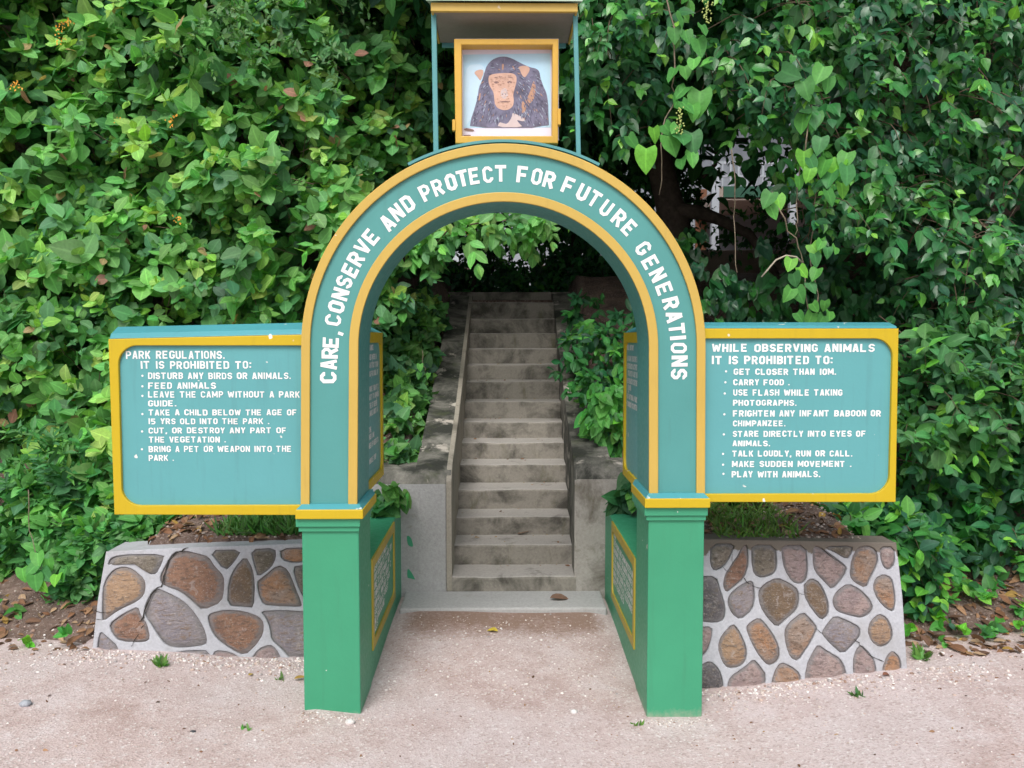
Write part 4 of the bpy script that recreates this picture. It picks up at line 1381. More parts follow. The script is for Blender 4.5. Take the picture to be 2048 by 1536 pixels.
def twigs(name, tw, rs, frac, mat, parent, r=.0022, back=.25):
    B, Dv, lens, droop = tw
    k = np.where(rs.rand(len(B)) < frac)[0]
    m = MB()
    for i in k:
        pts = [B[i] - Dv[i] * back * .7 + np.array([0, 0, -.1 * back])] + [B[i] + Dv[i] * lens[i] * u - np.array([0, 0, 1.0]) * droop * lens[i] * u * u for u in (0, .35, .7, 1.0)]
        m.add(*tri_tube(pts, [r * 1.6, r * 1.3, r, r * .8, r * .4]))
    if len(k): tag(m.build(name, mat, parent, fix=False, smooth=True), kind="stuff")


def tri_tube(pts, rad):
    v, f = [], []
    for i, p in enumerate(pts):
        t = pts[min(i + 1, len(pts) - 1)] - pts[max(i - 1, 0)]
        t = t / (np.linalg.norm(t) + 1e-9)
        a = np.cross(t, [.31, .8, .5]); a /= np.linalg.norm(a) + 1e-9; b = np.cross(t, a)
        for k in range(3):
            w = k * 2.0944
            v.append(p + rad[i] * (a * math.cos(w) + b * math.sin(w)))
    for i in range(len(pts) - 1):
        for k in range(3):
            f.append((i * 3 + k, i * 3 + (k + 1) % 3, i * 3 + 3 + (k + 1) % 3, i * 3 + 3 + k))
    return v, f


PAL_L = np.array([[.145, .375, .105], [.185, .455, .120], [.102, .285, .100], [.300, .540, .125], [.085, .230, .105]])
PR_L = [.30, .25, .22, .13, .10]
TIP_L = [[.38, .20, .15], [.40, .30, .15], [.28, .46, .08], [.22, .50, .07], [.25, .52, .08]]

# --- the tall climbing hedge beside the regulations board
hedge = empty("climbing_hedge", (-2.2, 1.8, .4), "tall dense hedge of small oval leaves with pinkish tips, rising behind the PARK REGULATIONS board", "hedge")
rs = np.random.RandomState(21)
POLY_L = [(-420, -520), (900, -520), (905, 40), (880, 330), (860, 470), (800, 570), (745, 660), (720, 760), (700, 1010), (380, 1035), (330, 1090), (190, 1150), (-420, 1180)]


def hedge_depth(px, py):
    z = H + (678 - py) / F * 5.5
    base = 5.45 + .20 * np.maximum(z - .4, 0) + .9 * ss(px, 620, 900) + .25 * ss(-px, -300, 400) * 0
    base = base - .30 * ss(py, 880, 1120) * (1 - ss(px, 350, 600))
    return base - .20 * wave(px / 100., py / 100., 3, .55) - .12 * wave(px / 100., py / 100., 4, 1.5)


def sample_poly(poly, n, rs):
    x0, x1 = min(p[0] for p in poly), max(p[0] for p in poly); y0, y1 = min(p[1] for p in poly), max(p[1] for p in poly)
    out = np.zeros((0, 2))
    while len(out) < n:
        q = np.stack([rs.uniform(x0, x1, n * 2), rs.uniform(y0, y1, n * 2)], -1)
        out = np.concatenate([out, q[in_poly(q[:, 0], q[:, 1], poly)]])
    return out[:n]


def layer(n, lo, hi, length, nl, leafL, poly, holes=True, **kw):
    q = sample_poly(poly, n, rs)
    if holes:
        hol = wave(q[:, 0] / 100., q[:, 1] / 100., 33, 1.3)
        q = q[hol < 1.2 + .9 * rs.rand(len(q))]
    px, py = q[:, 0], q[:, 1]
    d = hedge_depth(px, py) + rs.uniform(lo, hi, len(px))
    B = at_many(px, py, d - D)
    Dv = np.array([0, -.75, .35]) + rs.randn(len(B), 3) * np.array([.55, .35, .40])
    kw.setdefault("leafL", leafL); kw.setdefault("front", .85)
    return sprigs(B, Dv, length, nl, rs, PAL_L, PR_L, **kw)


def put(name, arrs, shape, mat, parent, rs, ratio=.62, cols=3, fold=.28, curl=.22):
    P = np.concatenate([a[0] for a in arrs]); T = np.concatenate([a[1] for a in arrs]); N = np.concatenate([a[2] for a in arrs])
    L = np.concatenate([a[3] for a in arrs]); C = np.concatenate([a[4] for a in arrs])
    W = L * ratio * (.85 + .3 * rs.rand(len(L)))
    return link(name, leaf_mesh(name, P, T, N, L, W, C, shape, rs, cols, fold, curl), mat, parent)


A1 = layer(1900, -.10, .20, .18, 8, .118, POLY_L, tipcol=TIP_L, tipp=.16)
A2 = layer(2000, .15, .50, .18, 8, .110, POLY_L)
A3 = layer(1700, .45, 1.1, .22, 8, .16, POLY_L, holes=False)
put("foliage", [A1], OVAL, M_LEAF, hedge, rs, .76, 5, .09, .13)
put("foliage", [A2, A3], OVAL, M_LEAF, hedge, rs, .76, 3, .09, .13)
A5 = layer(1000, -.05, .35, .20, 8, .13, [(-1300, -520), (-415, -520), (-415, 1170), (-1300, 1150)], holes=False)
put("foliage", [A5], OVAL, M_LEAF, hedge, rs, .76, 3, .09, .13)
B1 = layer(110, -.12, .12, .22, 6, .145, POLY_L, spread=.7)
put("foliage", [B1], HEART, M_LEAF, hedge, rs, .80, 5)
twigs("twigs", A1[5], rs, .35, M_TWIG, hedge)
twigs("twigs", A2[5], rs, .3, M_TWIG, hedge, .003, .5)
# feathery sprays of small paired leaflets near the top
q = np.stack([rs.uniform(400, 720, 46), rs.uniform(-20, 110, 46)], -1)
Bq = at_many(q[:, 0], q[:, 1], hedge_depth(q[:, 0], q[:, 1]) - .18 - D)
A4 = sprigs(Bq, np.array([.1, -.8, -.1]) + rs.randn(46, 3) * .5, .24, 14, rs, np.array([[.10, .23, .09], [.13, .28, .10]]), [.6, .4], leafL=.055, droop=.7)
put("foliage", [A4], OVAL, M_LEAF, hedge, rs, .45, 3)
# orange blossom
bl = []
mblo = MB()
for px, py in ((118, 62), (128, 48), (142, 42), (122, 80), (36, 170), (28, 172), (340, 245), (348, 236), (238, 240), (355, 438), (935, 468)):
    for k in range(10):
        p = at(px + rs.uniform(-9, 9), py + rs.uniform(-7, 7), hedge_depth(np.array([px]), np.array([py]))[0] - .30 - D)
        r = .006 + .005 * rs.rand()
        a = rs.rand() * 6.28
        e1 = np.array([math.cos(a), .2 * rs.randn(), math.sin(a)]); e2 = np.array([-math.sin(a), .4 * rs.randn(), math.cos(a)])
        mblo.add([p, p + e1 * r + e2 * r * .5, p + e1 * r * 1.8, p + e1 * r - e2 * r * .5], [(0, 1, 2, 3)])
mblo.build("blossom", plain("orange_petal", (.72, .33, .04), .6), hedge, fix=False)

# --- branch hanging over the stairs inside the arch
rs = np.random.RandomState(22)
bough = empty("hanging_bough", tuple(at(760, 430, 2.6)), "leafy bough with an orange bloom hanging over the stairs, seen through the arch", "bough")
pts = [(740, 400), (800, 470), (870, 500), (900, 470), (960, 460), (1010, 455), (1060, 450), (1100, 445)]
n = 64
t = rs.rand(n) ** .8 * (len(pts) - 1.01)
i = t.astype(int); fr = t - i
P_ = np.array(pts, float)
q = P_[i] * (1 - fr)[:, None] + P_[i + 1] * fr[:, None] + rs.randn(n, 2) * np.array([16, 15]) - np.array([0, 10])
Bq = at_many(q[:, 0], q[:, 1], 2.5 + rs.rand(n) * .5)
A = sprigs(Bq, np.array([.15, -.6, -.25]) + rs.randn(n, 3) * .4, .13, 6, rs, PAL_L, PR_L, leafL=.115, up=.5, front=.8, down=.55)
q2 = np.array([(760, 560), (785, 575), (800, 590), (818, 585), (770, 585), (745, 570), (830, 480), (848, 545)], float)
Bq = at_many(q2[:, 0], q2[:, 1], np.full(8, 2.6))
A_ = sprigs(Bq, np.array([.3, -.5, -.4]) + rs.randn(8, 3) * .3, .1, 6, rs, PAL_L, PR_L, leafL=.11, up=.5, front=.8, down=.6)
put("foliage", [A, A_], OVAL, M_LEAF, bough, rs, .6, 5)
m = MB()
m.tube([at(x, y - 14, 2.75) for x, y in pts], [.012, .011, .009, .008, .007, .006, .005, .003], 5); m.build("branch", M_TWIG, bough, smooth=True)

# --- the big-leaved overhanging tree
PAL_R = np.array([[.038, .165, .048], [.050, .205, .050], [.028, .120, .048], [.085, .300, .050], [.034, .125, .062]])
PR_R = [.34, .22, .24, .08, .12]
TIP_R = [[.13, .42, .06], [.20, .48, .06], [.10, .34, .06]]
rs = np.random.RandomState(31)
tree = empty("overhanging_tree", tuple(at(1700, 640, 3.0)), "dark glossy-leaved tree overhanging the slope behind the WHILE OBSERVING ANIMALS board", "tree")


def blobs(bl, rs, length, nl, leafL, pal=PAL_R, pr=PR_R, dirb=(0, -.7, -.15), **kw):
    Bs, Ds = [], []
    for px, py, rx, ry, d, th, n in bl:
        r = np.sqrt(rs.rand(n)); a = rs.rand(n) * 6.283
        ex, ey = r * np.cos(a), r * np.sin(a)
        Y = d + th * (.5 * r * r + .8 * rs.rand(n)) - D
        Bs.append(at_many(px + rx * ex, py + ry * ey, Y))
        Ds.append(np.array(dirb) + np.stack([.5 * ex, 0 * ex, -.35 * ey], -1) + rs.randn(n, 3) * np.array([.4, .3, .3]))
    return sprigs(np.concatenate(Bs), np.concatenate(Ds), length, nl, rs, pal, pr, **kw)


BR = [(1230, 20, 110, 80, 5.3, .7, 40), (1400, -40, 190, 130, 5.2, .9, 60), (1620, -30, 200, 120, 5.1, .9, 70), (1880, 0, 210, 130, 5.2, .9, 80), (2150, 60, 180, 200, 5.3, .9, 70),
      (1230, 190, 70, 90, 5.6, .5, 34), (1470, 90, 110, 70, 5.3, .6, 34), (1600, 140, 110, 100, 5.1, .6, 42), (1500, 190, 70, 60, 5.4, .5, 14), (1560, 250, 70, 60, 5.3, .5, 16),
      (1760, 120, 110, 70, 5.2, .6, 34), (1880, 200, 120, 90, 5.2, .7, 40), (1985, 130, 100, 110, 5.3, .8, 34), (1800, 290, 90, 70, 5.2, .6, 26), (1700, 330, 90, 70, 5.15, .6, 30), (1660, 400, 70, 60, 5.1, .5, 18),
      (1900, 300, 90, 70, 5.4, .7, 18), (2040, 300, 90, 110, 5.3, .8, 34), (1770, 390, 90, 60, 5.1, .6, 26), (1850, 440, 100, 60, 5.0, .6, 32), (1950, 490, 100, 60, 5.0, .6, 34), (1900, 560, 90, 60, 5.1, .6, 26), (2040, 520, 90, 90, 5.1, .7, 32),
      (1960, 600, 70, 60, 5.2, .6, 20), (2250, 400, 160, 260, 5.3, .8, 80), (1600, -260, 500, 140, 5.2, 1.2, 110), (2150, -200, 250, 160, 5.4, 1.2, 70), (1150, -180, 200, 130, 5.6, 1.0, 50), (2560, 250, 260, 520, 5.5, .9, 330), (2950, 250, 240, 520, 5.6, .9, 260)]
A = blobs(BR, rs, .21, 7, .145, tipcol=TIP_R, tipp=.16, down=.75, up=.45, front=.85, spread=.75, droop=.6)
BRb = [(1260, 60, 150, 150, 6.1, .8, 110), (1720, 130, 380, 230, 6.3, .9, 420), (2000, 420, 260, 320, 6.3, .8, 420), (1790, 500, 190, 140, 6.4, .7, 200), (1760, 330, 130, 120, 6.5, .5, 150), (1500, -100, 500, 160, 6.1, .9, 110)]
A2 = blobs(BRb, rs, .22, 7, .165, down=.7, up=.4, front=.85)
cut = lambda arr: arr
put("foliage", [A], POINT, M_GLOSSLEAF, tree, rs, .62, 5, .14, .22)
put("foliage", [A2], POINT, M_LEAF, tree, rs, .66, 3, .14, .2)
twigs("twigs", A[5], rs, .4, M_TWIG, tree, .003, .4)
m = MB()
m.tube([at(1345, 640, 4.2), at(1335, 540, 4.3), at(1350, 450, 4.4), at(1320, 330, 4.4), at(1290, 150, 4.5), at(1300, -150, 4.5)], [.16, .15, .15, .13, .10, .07], 9)
m.build("trunk", M_BARK, tree, smooth=True)
m = MB()
m.tube([at(1335, 420, 4.35), at(1400, 425, 4.3), at(1440, 440, 4.25), at(1500, 470, 4.1), at(1560, 560, 4.0)], [.085, .07, .055, .045, .03], 7)
m.tube([at(1405, 355, 4.4), at(1430, 330, 4.4), at(1440, 270, 4.4), at(1435, 190, 4.4)], [.02, .02, .025, .03], 6)
m.build("limb", M_BARK, tree, smooth=True)

# canopy that roofs the stairs and the slope (mostly above the picture)
rs = np.random.RandomState(41)
can = empty("canopy_tree", (1.2, 5.5, 2.3), "shady forest tree whose wide crown roofs the dark top of the stairs", "tree")
n = 3000
Bx = np.stack([rs.uniform(-3.6, 5.2, n), rs.uniform(2.0, 9.2, n), 4.5 + rs.rand(n) * 1.1], -1)
Bx[:, 2] += .15 * (Bx[:, 1] - 3)
nx_ = 650
Bx = np.concatenate([Bx, np.stack([rs.uniform(-1.6, 2.3, nx_), rs.uniform(3.2, 6.6, nx_), 3.75 + 1.0 * rs.rand(nx_)], -1)])
n += nx_
A = sprigs(Bx, rs.randn(n, 3) * np.array([.8, .8, .25]), .4, 8, rs, PAL_R, PR_R, leafL=.22, up=1.0, front=.1, down=.15)
put("crown", [A], POINT, M_LEAF, can, rs, .65, 3)
m = MB()
m.tube([(-.9, 8.2, 1.9), (-.88, 8.15, 3.2), (-.75, 8.0, 4.4), (-.3, 7.6, 5.4)], [.17, .15, .13, .08], 8); m.build("trunk", M_BARK, can, smooth=True)

# dark understorey behind the stairs and the cavity
rs = np.random.RandomState(42)
under = empty("understorey_shrub", (.4, 7.8, 2.2), "dark thicket of broad leaves behind the top of the stairs", "shrub")
BU = [(820, 540, 130, 90, 9.3, 1.2, 120), (950, 560, 120, 35, 11.2, 1.0, 70), (1100, 555, 120, 35, 11.0, 1.0, 70), (930, 490, 60, 60, 10.8, .9, 150), (1130, 490, 45, 60, 10.8, .9, 150), (1050, 555, 120, 26, 10.6, .6, 160), (1000, 500, 30, 40, 11.3, .6, 24), (1200, 540, 90, 50, 10.0, .8, 120), (1150, 490, 70, 70, 10.5, .9, 60), (1250, 520, 110, 80, 9.6, 1.0, 110), (1260, 400, 120, 110, 9.2, 1.2, 260), (1210, 300, 90, 90, 8.2, .8, 150), (1330, 330, 60, 90, 9.4, .8, 90), (1170, 200, 80, 110, 8.4, 1.0, 130),
      (1240, 280, 110, 120, 8.6, 1.4, 120), (850, 380, 130, 120, 9.0, 1.2, 110), (1010, 410, 130, 60, 10.5, 1.0, 190), (1340, 450, 60, 80, 10.4, .6, 26), (1380, 300, 60, 60, 10.5, .8, 14), (1520, 440, 70, 50, 10.2, 1.0, 34), (1580, 380, 60, 120, 9.6, 1.0, 50), (1470, 440, 60, 40, 10.6, .8, 12)]
A = blobs(BU, rs, .26, 7, .17, down=.5)
put("foliage", [A], POINT, M_LEAF, under, rs, .55, 3)
m = MB()
for px, y0, y1, Y, r in ((945, 590, 380, 6.6, .03), (985, 575, 420, 7.4, .02), (1072, 575, 400, 7.6, .022), (1150, 580, 380, 6.8, .03), (1210, 560, 300, 6.2, .03), (1030, 560, 440, 7.8, .012), (1095, 560, 440, 7.9, .012), (890, 560, 380, 6.0, .03), (1052, 560, 430, 7.8, .01), (1010, 560, 450, 7.9, .01)):
    a = rs.uniform(-12, 12)
    m = MB().tube([at(px, y0, Y), at(px + a, (y0 + y1) / 2, Y), at(px - a * .6, y1, Y)], [r, r * .85, r * .6], 5)
    m.build("stem", M_BARK, under, smooth=True)

# creeper with heart leaves on the dark wall
rs = np.random.RandomState(43)
crp = empty("dark_creeper", tuple(at(1480, 640, 2.6)), "shaded creeper with broad heart leaves just above the WHILE OBSERVING ANIMALS board", "creeper")
A = blobs([(1440, 590, 80, 80, 6.1, .5, 44), (1530, 610, 90, 70, 6.2, .5, 44), (1640, 600, 90, 80, 6.2, .5, 40), (1720, 610, 80, 70, 6.2, .5, 34), (1800, 560, 70, 60, 6.2, .5, 22), (1380, 520, 50, 60, 7.0, .4, 10), (1600, 500, 80, 60, 6.4, .4, 18), (1480, 700, 120, 60, 6.0, .6, 40), (1650, 700, 140, 60, 6.0, .6, 40)],
          rs, .15, 5, .145, pal=PAL_R * .95, dirb=(0, -.6, -.3), down=1.2, up=.2, front=1.0, spread=.55)
put("foliage", [A], HEART, M_GLOSSLEAF, crp, rs, .82, 5, .15, .15)

# bright heart-leaved vines that hang down
PAL_V = np.array([[.080, .290, .065], [.110, .370, .070], [.165, .470, .055], [.065, .235, .075]])
PR_V = [.35, .3, .15, .2]


def vine(label, stem, leaves_at, seed, Y, leafL=.135, r=.005, ratio=.88):
    rs = np.random.RandomState(seed)
    pts = [at(x, y, Y + .06 * math.sin(i * 1.7 + seed)) for i, (x, y) in enumerate(stem)]
    root = empty("hanging_vine", tuple(pts[0]), label, "vine")
    fine_ = []
    for i in range(len(pts) - 1):
        for t in (0, .33, .66): fine_.append(pts[i] * (1 - t) + pts[i + 1] * t + rs.randn(3) * .006)
    fine_.append(pts[-1])
    MB().tube(fine_, [r * (1 - .5 * i / len(fine_)) for i in range(len(fine_))], 6).build("stem", M_VINE, root, smooth=True)
    if len(leaves_at):
        L_ = np.array(leaves_at, float)
        P = at_many(L_[:, 0], L_[:, 1], np.full(len(L_), Y - .03) - rs.rand(len(L_)) * .12)
        n = len(P)
        T = np.array([0, -.25, -1.0]) + rs.randn(n, 3) * np.array([.45, .2, .25])
        N = np.array([0, -1.0, .45]) + rs.randn(n, 3) * np.array([.4, .2, .3])
        LL_ = .54 * L_[:, 2] / F * (Y + D)
        C = PAL_V[rs.choice(4, n, p=PR_V)] * (.85 + .3 * rs.rand(n, 1))
        P = P - norm(T) * LL_[:, None] * .45
        link("foliage", leaf_mesh("foliage", P, T, N, LL_, LL_ * ratio, C, HEART, rs, 5, .16, .16), M_LEAF, root)
    return root


vine("hanging vine with a big ragged leaf and pale flower buds, near the picture shelter", [(1330, -40), (1345, 60), (1350, 110), (1345, 160), (1352, 200), (1330, 240), (1322, 290), (1326, 340), (1318, 390)],
     [(1350, 70, 60), (1372, 75, 62), (1360, 40, 60), (1400, 95, 70), (1407, 60, 50), (1345, 150, 62), (1372, 145, 55), (1388, 128, 55), (1360, 185, 62), (1398, 205, 100), (1352, 205, 66), (1375, 215, 64), (1388, 225, 60), (1335, 260, 56), (1348, 258, 46), (1365, 275, 95), (1345, 290, 85), (1385, 285, 84), (1362, 328, 56), (1384, 318, 58), (1290, 320, 90), (1265, 285, 60), (1310, 270, 56)], 51, 1.25)
m = MB()
rs = np.random.RandomState(7)
vroot = bpy.data.objects["hanging_vine"]
for k in range(34):
    p = at(1360 + rs.randn() * 4, 215 + k * 1.6, 1.12); r = .006
    m.add([p + np.array(q) * r for q in IV], [tuple(t) for t in IF])
for k in range(44):
    p = at(1414 + rs.randn() * 5, -12 + k * 1.35, 1.45); r = .006
    m.add([p + np.array(q) * r for q in IV], [tuple(t) for t in IF])
m.build("blossom", plain("pale_green_bud", (.42, .50, .16), .6), vroot, fix=False, smooth=True)
vine("long vine of pale round leaves dangling from the glossy tree to the creeper", [(1625, 150), (1618, 230), (1612, 290), (1600, 340), (1592, 395), (1596, 440), (1590, 470)],
     [(1580, 150, 80), (1612, 180, 76), (1640, 150, 76), (1600, 205, 76), (1655, 170, 60), (1605, 245, 78), (1630, 240, 66), (1640, 290, 68), (1625, 330, 60), (1608, 320, 72), (1618, 350, 54), (1600, 365, 52), (1645, 335, 66), (1670, 340, 80), (1690, 320, 72), (1695, 350, 76), (1685, 380, 60), (1660, 360, 70), (1560, 115, 30), (1585, 118, 28), (1660, 395, 60)], 52, 1.30)
vine("rambling vine whose bare curled shoot points down above the WHILE OBSERVING ANIMALS board", [(1545, 380), (1560, 420), (1590, 480), (1604, 520), (1608, 560), (1615, 620), (1618, 660)],
     [(1535, 400, 66), (1558, 405, 64), (1545, 425, 56), (1630, 500, 56), (1632, 520, 52), (1655, 505, 44), (1580, 530, 54), (1605, 545, 50), (1630, 548, 52), (1590, 560, 56), (1578, 590, 56), (1600, 590, 60), (1625, 575, 48), (1640, 490, 44), (1670, 500, 44), (1630, 615, 42), (1650, 612, 42), (1600, 635, 44), (1660, 630, 52), (1620, 640, 60), (1640, 645, 60)], 53, 1.20)
m = MB(); m.tube([at(1605, 526, 1.2), at(1592, 514, 1.15), at(1572, 511, 1.12), at(1552, 520, 1.1), at(1535, 540, 1.1), at(1523, 554, 1.1)], [.006, .006, .0055, .005, .005, .004], 6)
m.build("shoot", plain("pale_vine_stem", (.36, .32, .25), .7), bpy.data.objects["hanging_vine.002"], smooth=True)
vine("bare thin aerial root hanging straight down in front of the pale house", [(1466, 300), (1472, 360), (1470, 430), (1468, 500), (1474, 545)], [], 54, 1.4, r=.004)
vine("bare brown vine stem hanging beside the long pale-leaved vine", [(1640, 330), (1628, 420), (1618, 500), (1634, 590), (1632, 700)], [], 55, 1.6, r=.005)

# --- shrub at the outer side of the observation board
rs = np.random.RandomState(61)
PAL_S = np.array([[.070, .225, .075], [.095, .290, .085], [.054, .175, .075], [.140, .370, .085]])
PR_S = [.35, .3, .25, .1]
shr = empty("leafy_shrub", tuple(at(1930, 1130, 1.3)), "mid-green shrub with leaf sprays beside the outer edge of WHILE OBSERVING ANIMALS board", "shrub")
A = blobs([(1860, 680, 80, 50, 4.95, .4, 26), (1960, 720, 90, 60, 4.9, .5, 34), (1860, 760, 70, 60, 4.9, .4, 24), (1950, 800, 90, 70, 4.8, .5, 36), (1840, 840, 60, 60, 4.9, .4, 20), (2040, 780, 60, 90, 4.9, .5, 30), (2030, 680, 60, 60, 5.0, .5, 20), (2150, 760, 90, 160, 4.9, .6, 50), (2400, 850, 190, 280, 5.0, .8, 150), (2750, 850, 200, 280, 5.1, .8, 130)],
          rs, .24, 9, .115, pal=PAL_S, pr=PR_S, dirb=(-.1, -.8, .0), tipcol=TIP_R, tipp=.25, droop=.5, up=.8, front=.5, down=.35)
A2 = blobs([(1900, 930, 110, 70, 5.0, .6, 50), (2010, 960, 80, 90, 4.9, .6, 40), (1830, 960, 60, 70, 5.1, .5, 26), (1900, 1030, 110, 60, 4.95, .6, 44), (1990, 1080, 80, 50, 4.8, .5, 30), (1760, 1030, 110, 35, 4.95, .5, 36), (1640, 1035, 80, 26, 4.75, .3, 40), (1730, 1042, 80, 28, 4.65, .3, 50), (1795, 1062, 50, 34, 4.6, .3, 40), (1520, 1020, 70, 20, 4.95, .3, 22), (1830, 1130, 26, 50, 4.6, .2, 26), (1860, 800, 160, 200, 5.6, .5, 120), (2060, 900, 120, 240, 5.5, .5, 90), (2160, 1000, 90, 120, 4.9, .6, 40), (1850, 1090, 60, 20, 4.8, .4, 14)],
           rs, .18, 7, .10, pal=PAL_R * 1.15, dirb=(-.1, -.8, .1), tipcol=TIP_R, tipp=.2, up=.7, front=.6, down=.4)
put("foliage", [A, A2], OVAL, M_LEAF, shr, rs, .58, 5)
twigs("twigs", A[5], rs, .5, M_TWIG, shr, .003, .4)
twigs("twigs", A2[5], rs, .3, M_TWIG, shr, .003, .4)

# --- small-leaved plants at the foot of the hedge
rs = np.random.RandomState(62)
PAL_W = np.array([[.080, .265, .075], [.110, .330, .088], [.062, .200, .073], [.155, .405, .090]])
wd = empty("small_leaved_shrub", tuple(at(150, 1170, 1.1)), "low bright shrub of small leaves next to the end of the large-slab stone wall", "shrub")
A = blobs([(60, 1000, 110, 60, 5.1, .4, 60), (180, 1010, 110, 60, 5.05, .4, 60), (290, 1050, 90, 50, 5.05, .4, 60), (100, 1090, 120, 60, 4.95, .4, 80), (200, 1110, 80, 60, 4.9, .3, 60), (30, 1130, 70, 40, 4.9, .3, 40), (370, 1065, 60, 30, 5.05, .3, 30), (-120, 1060, 120, 100, 5.0, .5, 80), (225, 1085, 50, 35, 4.86, .2, 60), (300, 1072, 60, 26, 4.86, .2, 50), (180, 1120, 30, 50, 4.86, .2, 50), (370, 1048, 50, 22, 4.95, .2, 40), (165, 1170, 25, 30, 4.8, .1, 22), (255, 1080, 45, 14, 4.80, .1, 50), (310, 1068, 50, 12, 4.85, .1, 30)],
          rs, .12, 10, .048, pal=PAL_W, pr=PR_S, dirb=(0, -.6, .5), droop=.3, up=.9, front=.4, down=.1)
A2 = blobs([(160, 930, 60, 40, 5.1, .3, 9), (90, 900, 70, 40, 5.1, .3, 8), (140, 960, 80, 40, 5.0, .3, 10), (240, 950, 40, 40, 5.1, .3, 8), (60, 1010, 60, 40, 5.0, .2, 8), (110, 1070, 70, 40, 4.9, .2, 9)],
           rs, .10, 10, .11, pal=PAL_W, pr=PR_S, dirb=(0, -.3, .9), droop=.1, up=.9, front=.4, down=.0)
put("foliage", [A], OVAL, M_LEAF, wd, rs, .62, 3)
put("foliage", [A2], LANCE, M_LEAF, wd, rs, .30, 5)
twigs("twigs", A[5], rs, .3, M_GREENSTEM, wd, .002, .3)
vine("cluster of big pale heart leaves on the soil beside the large-slab stone wall", [(60, 980), (58, 1060), (70, 1110), (82, 1150)], [(75, 1120, 58), (62, 1140, 48), (45, 1150, 54), (70, 1165, 62), (92, 1150, 56), (98, 1130, 50), (110, 1160, 52), (85, 1175, 50), (125, 1150, 50)], 63, .98, r=.003)

# --- plants on both sides of the stairs
rs = np.random.RandomState(64)
sp = empty("stairside_plant", tuple(at(820, 930, 2.0)), "straggly plants by the mossy stair wall beyond the closely written passage board", "plant")
A = blobs([(790, 860, 45, 60, 6.0, .4, 80), (815, 830, 30, 60, 6.3, .4, 60), (800, 760, 50, 70, 6.5, .5, 90), (820, 690, 40, 60, 7.0, .5, 90), (790, 650, 60, 60, 6.8, .5, 90), (840, 620, 30, 40, 7.6, .5, 60), (795, 915, 40, 16, 5.6, .2, 40)],
          rs, .11, 7, .06, pal=PAL_L * .8, dirb=(.1, -.6, .2))
put("foliage", [A], HEART, M_LEAF, sp, rs, .8, 5)
iv = vine("three-leaved bright sprig hanging over the mossy stair wall", [(846, 700), (848, 730), (850, 745)], [(840, 735, 28), (838, 752, 26), (856, 752, 24)], 65, 2.7, r=.003)
iv.name = "leaf_sprig"; iv["category"] = "sprig"
rs = np.random.RandomState(66)
sp = empty("stairside_plant", tuple(at(1210, 930, 2.0)), "pale heart-leaved plant spilling over the stair wall beside the PARK HISTORY board", "plant")
A = blobs([(1215, 790, 30, 30, 5.75, .2, 12), (1200, 830, 28, 34, 5.7, .2, 14), (1230, 850, 30, 40, 5.7, .2, 12), (1225, 890, 30, 24, 5.7, .2, 8)], rs, .09, 5, .075, pal=PAL_V, pr=PR_V, dirb=(-.1, -.6, -.1), down=1.0, up=.4, front=.9, spread=.6)
put("foliage", [A], HEART, M_LEAF, sp, rs, .82, 5, .15, .15)
A = blobs([(1220, 730, 50, 50, 6.1, .4, 34), (1180, 690, 40, 36, 6.6, .4, 24), (1240, 660, 40, 40, 6.3, .4, 20), (1170, 625, 30, 20, 7.4, .3, 12), (1190, 770, 36, 30, 6.0, .3, 14), (1240, 900, 30, 30, 5.9, .3, 12), (1235, 800, 40, 80, 6.2, .3, 30)], rs, .14, 7, .10, pal=PAL_R, dirb=(-.1, -.6, .1), down=.4)
put("foliage", [A], OVAL, M_LEAF, sp, rs, .5, 5)
rs = np.random.RandomState(67)
for lab, px, py, Y in (("ivy tuft growing over the grey wall behind the pillar under PARK REGULATIONS board", 780, 985, 1.45), ("ivy tuft growing over the stained wall behind the pillar under WHILE OBSERVING ANIMALS board", 1266, 978, 1.45)):
    iv = empty("ivy_tuft", tuple(at(px, py, Y)), lab, "ivy")
    A = blobs([(px, py, 24, 22, Y + D - .1, .15, 14)], rs, .07, 6, .055, pal=PAL_S * .8, dirb=(.1, -.6, -.2), down=.8)
    put("foliage", [A], HEART, M_LEAF, iv, rs, .85, 3)

# --- grass and weeds behind the stone walls, ground cover on the litter slope
def blades(n, xs_, ys_, zf, h, rs, col, lean=.5):
    P, T, N, L, C = [], [], [], [], []
    P = np.stack([xs_, ys_, zf(xs_, ys_) - .005], -1)
    T = np.array([0, -.1, 1.0]) + rs.randn(n, 3) * np.array([lean, lean, .15])
    N = np.array([0, -1.0, .3]) + rs.randn(n, 3) * .5
    L = h * (.5 + rs.rand(n))
    C = np.array(col) * (.7 + .6 * rs.rand(n, 1)) * (1 + .12 * rs.randn(n, 3))
    return P, T, N, L, np.clip(C, .005, .9)


rs = np.random.RandomState(71)
n = 900
a, b = at(440, 1080, .95), at(604, 1080, .95)
xs_ = a[0] + (b[0] - a[0]) * rs.rand(n) ** .7; ys_ = .86 + .24 * rs.rand(n)
G = blades(n, xs_, ys_, hill_z, .085, rs, (.075, .20, .045), .6)
n = 1300
a2, b2 = at(1412, 1070, .85), at(1560, 1070, .85)
xs_ = a2[0] + (b2[0] - a2[0]) * rs.rand(n) ** 1.3; ys_ = .48 + .8 * rs.rand(n)
G2 = blades(n, xs_, ys_, hill_z, .055, rs, (.12, .235, .05), .9)
P, T, N, L, C = [np.concatenate([u, v]) for u, v in zip(G, G2)]
o = link("grass", leaf_mesh("grass", P, T, N, L, L * .10 + .003, C, LANCE, rs, 3, .3, .5), M_LEAF)
tag(o, kind="stuff")

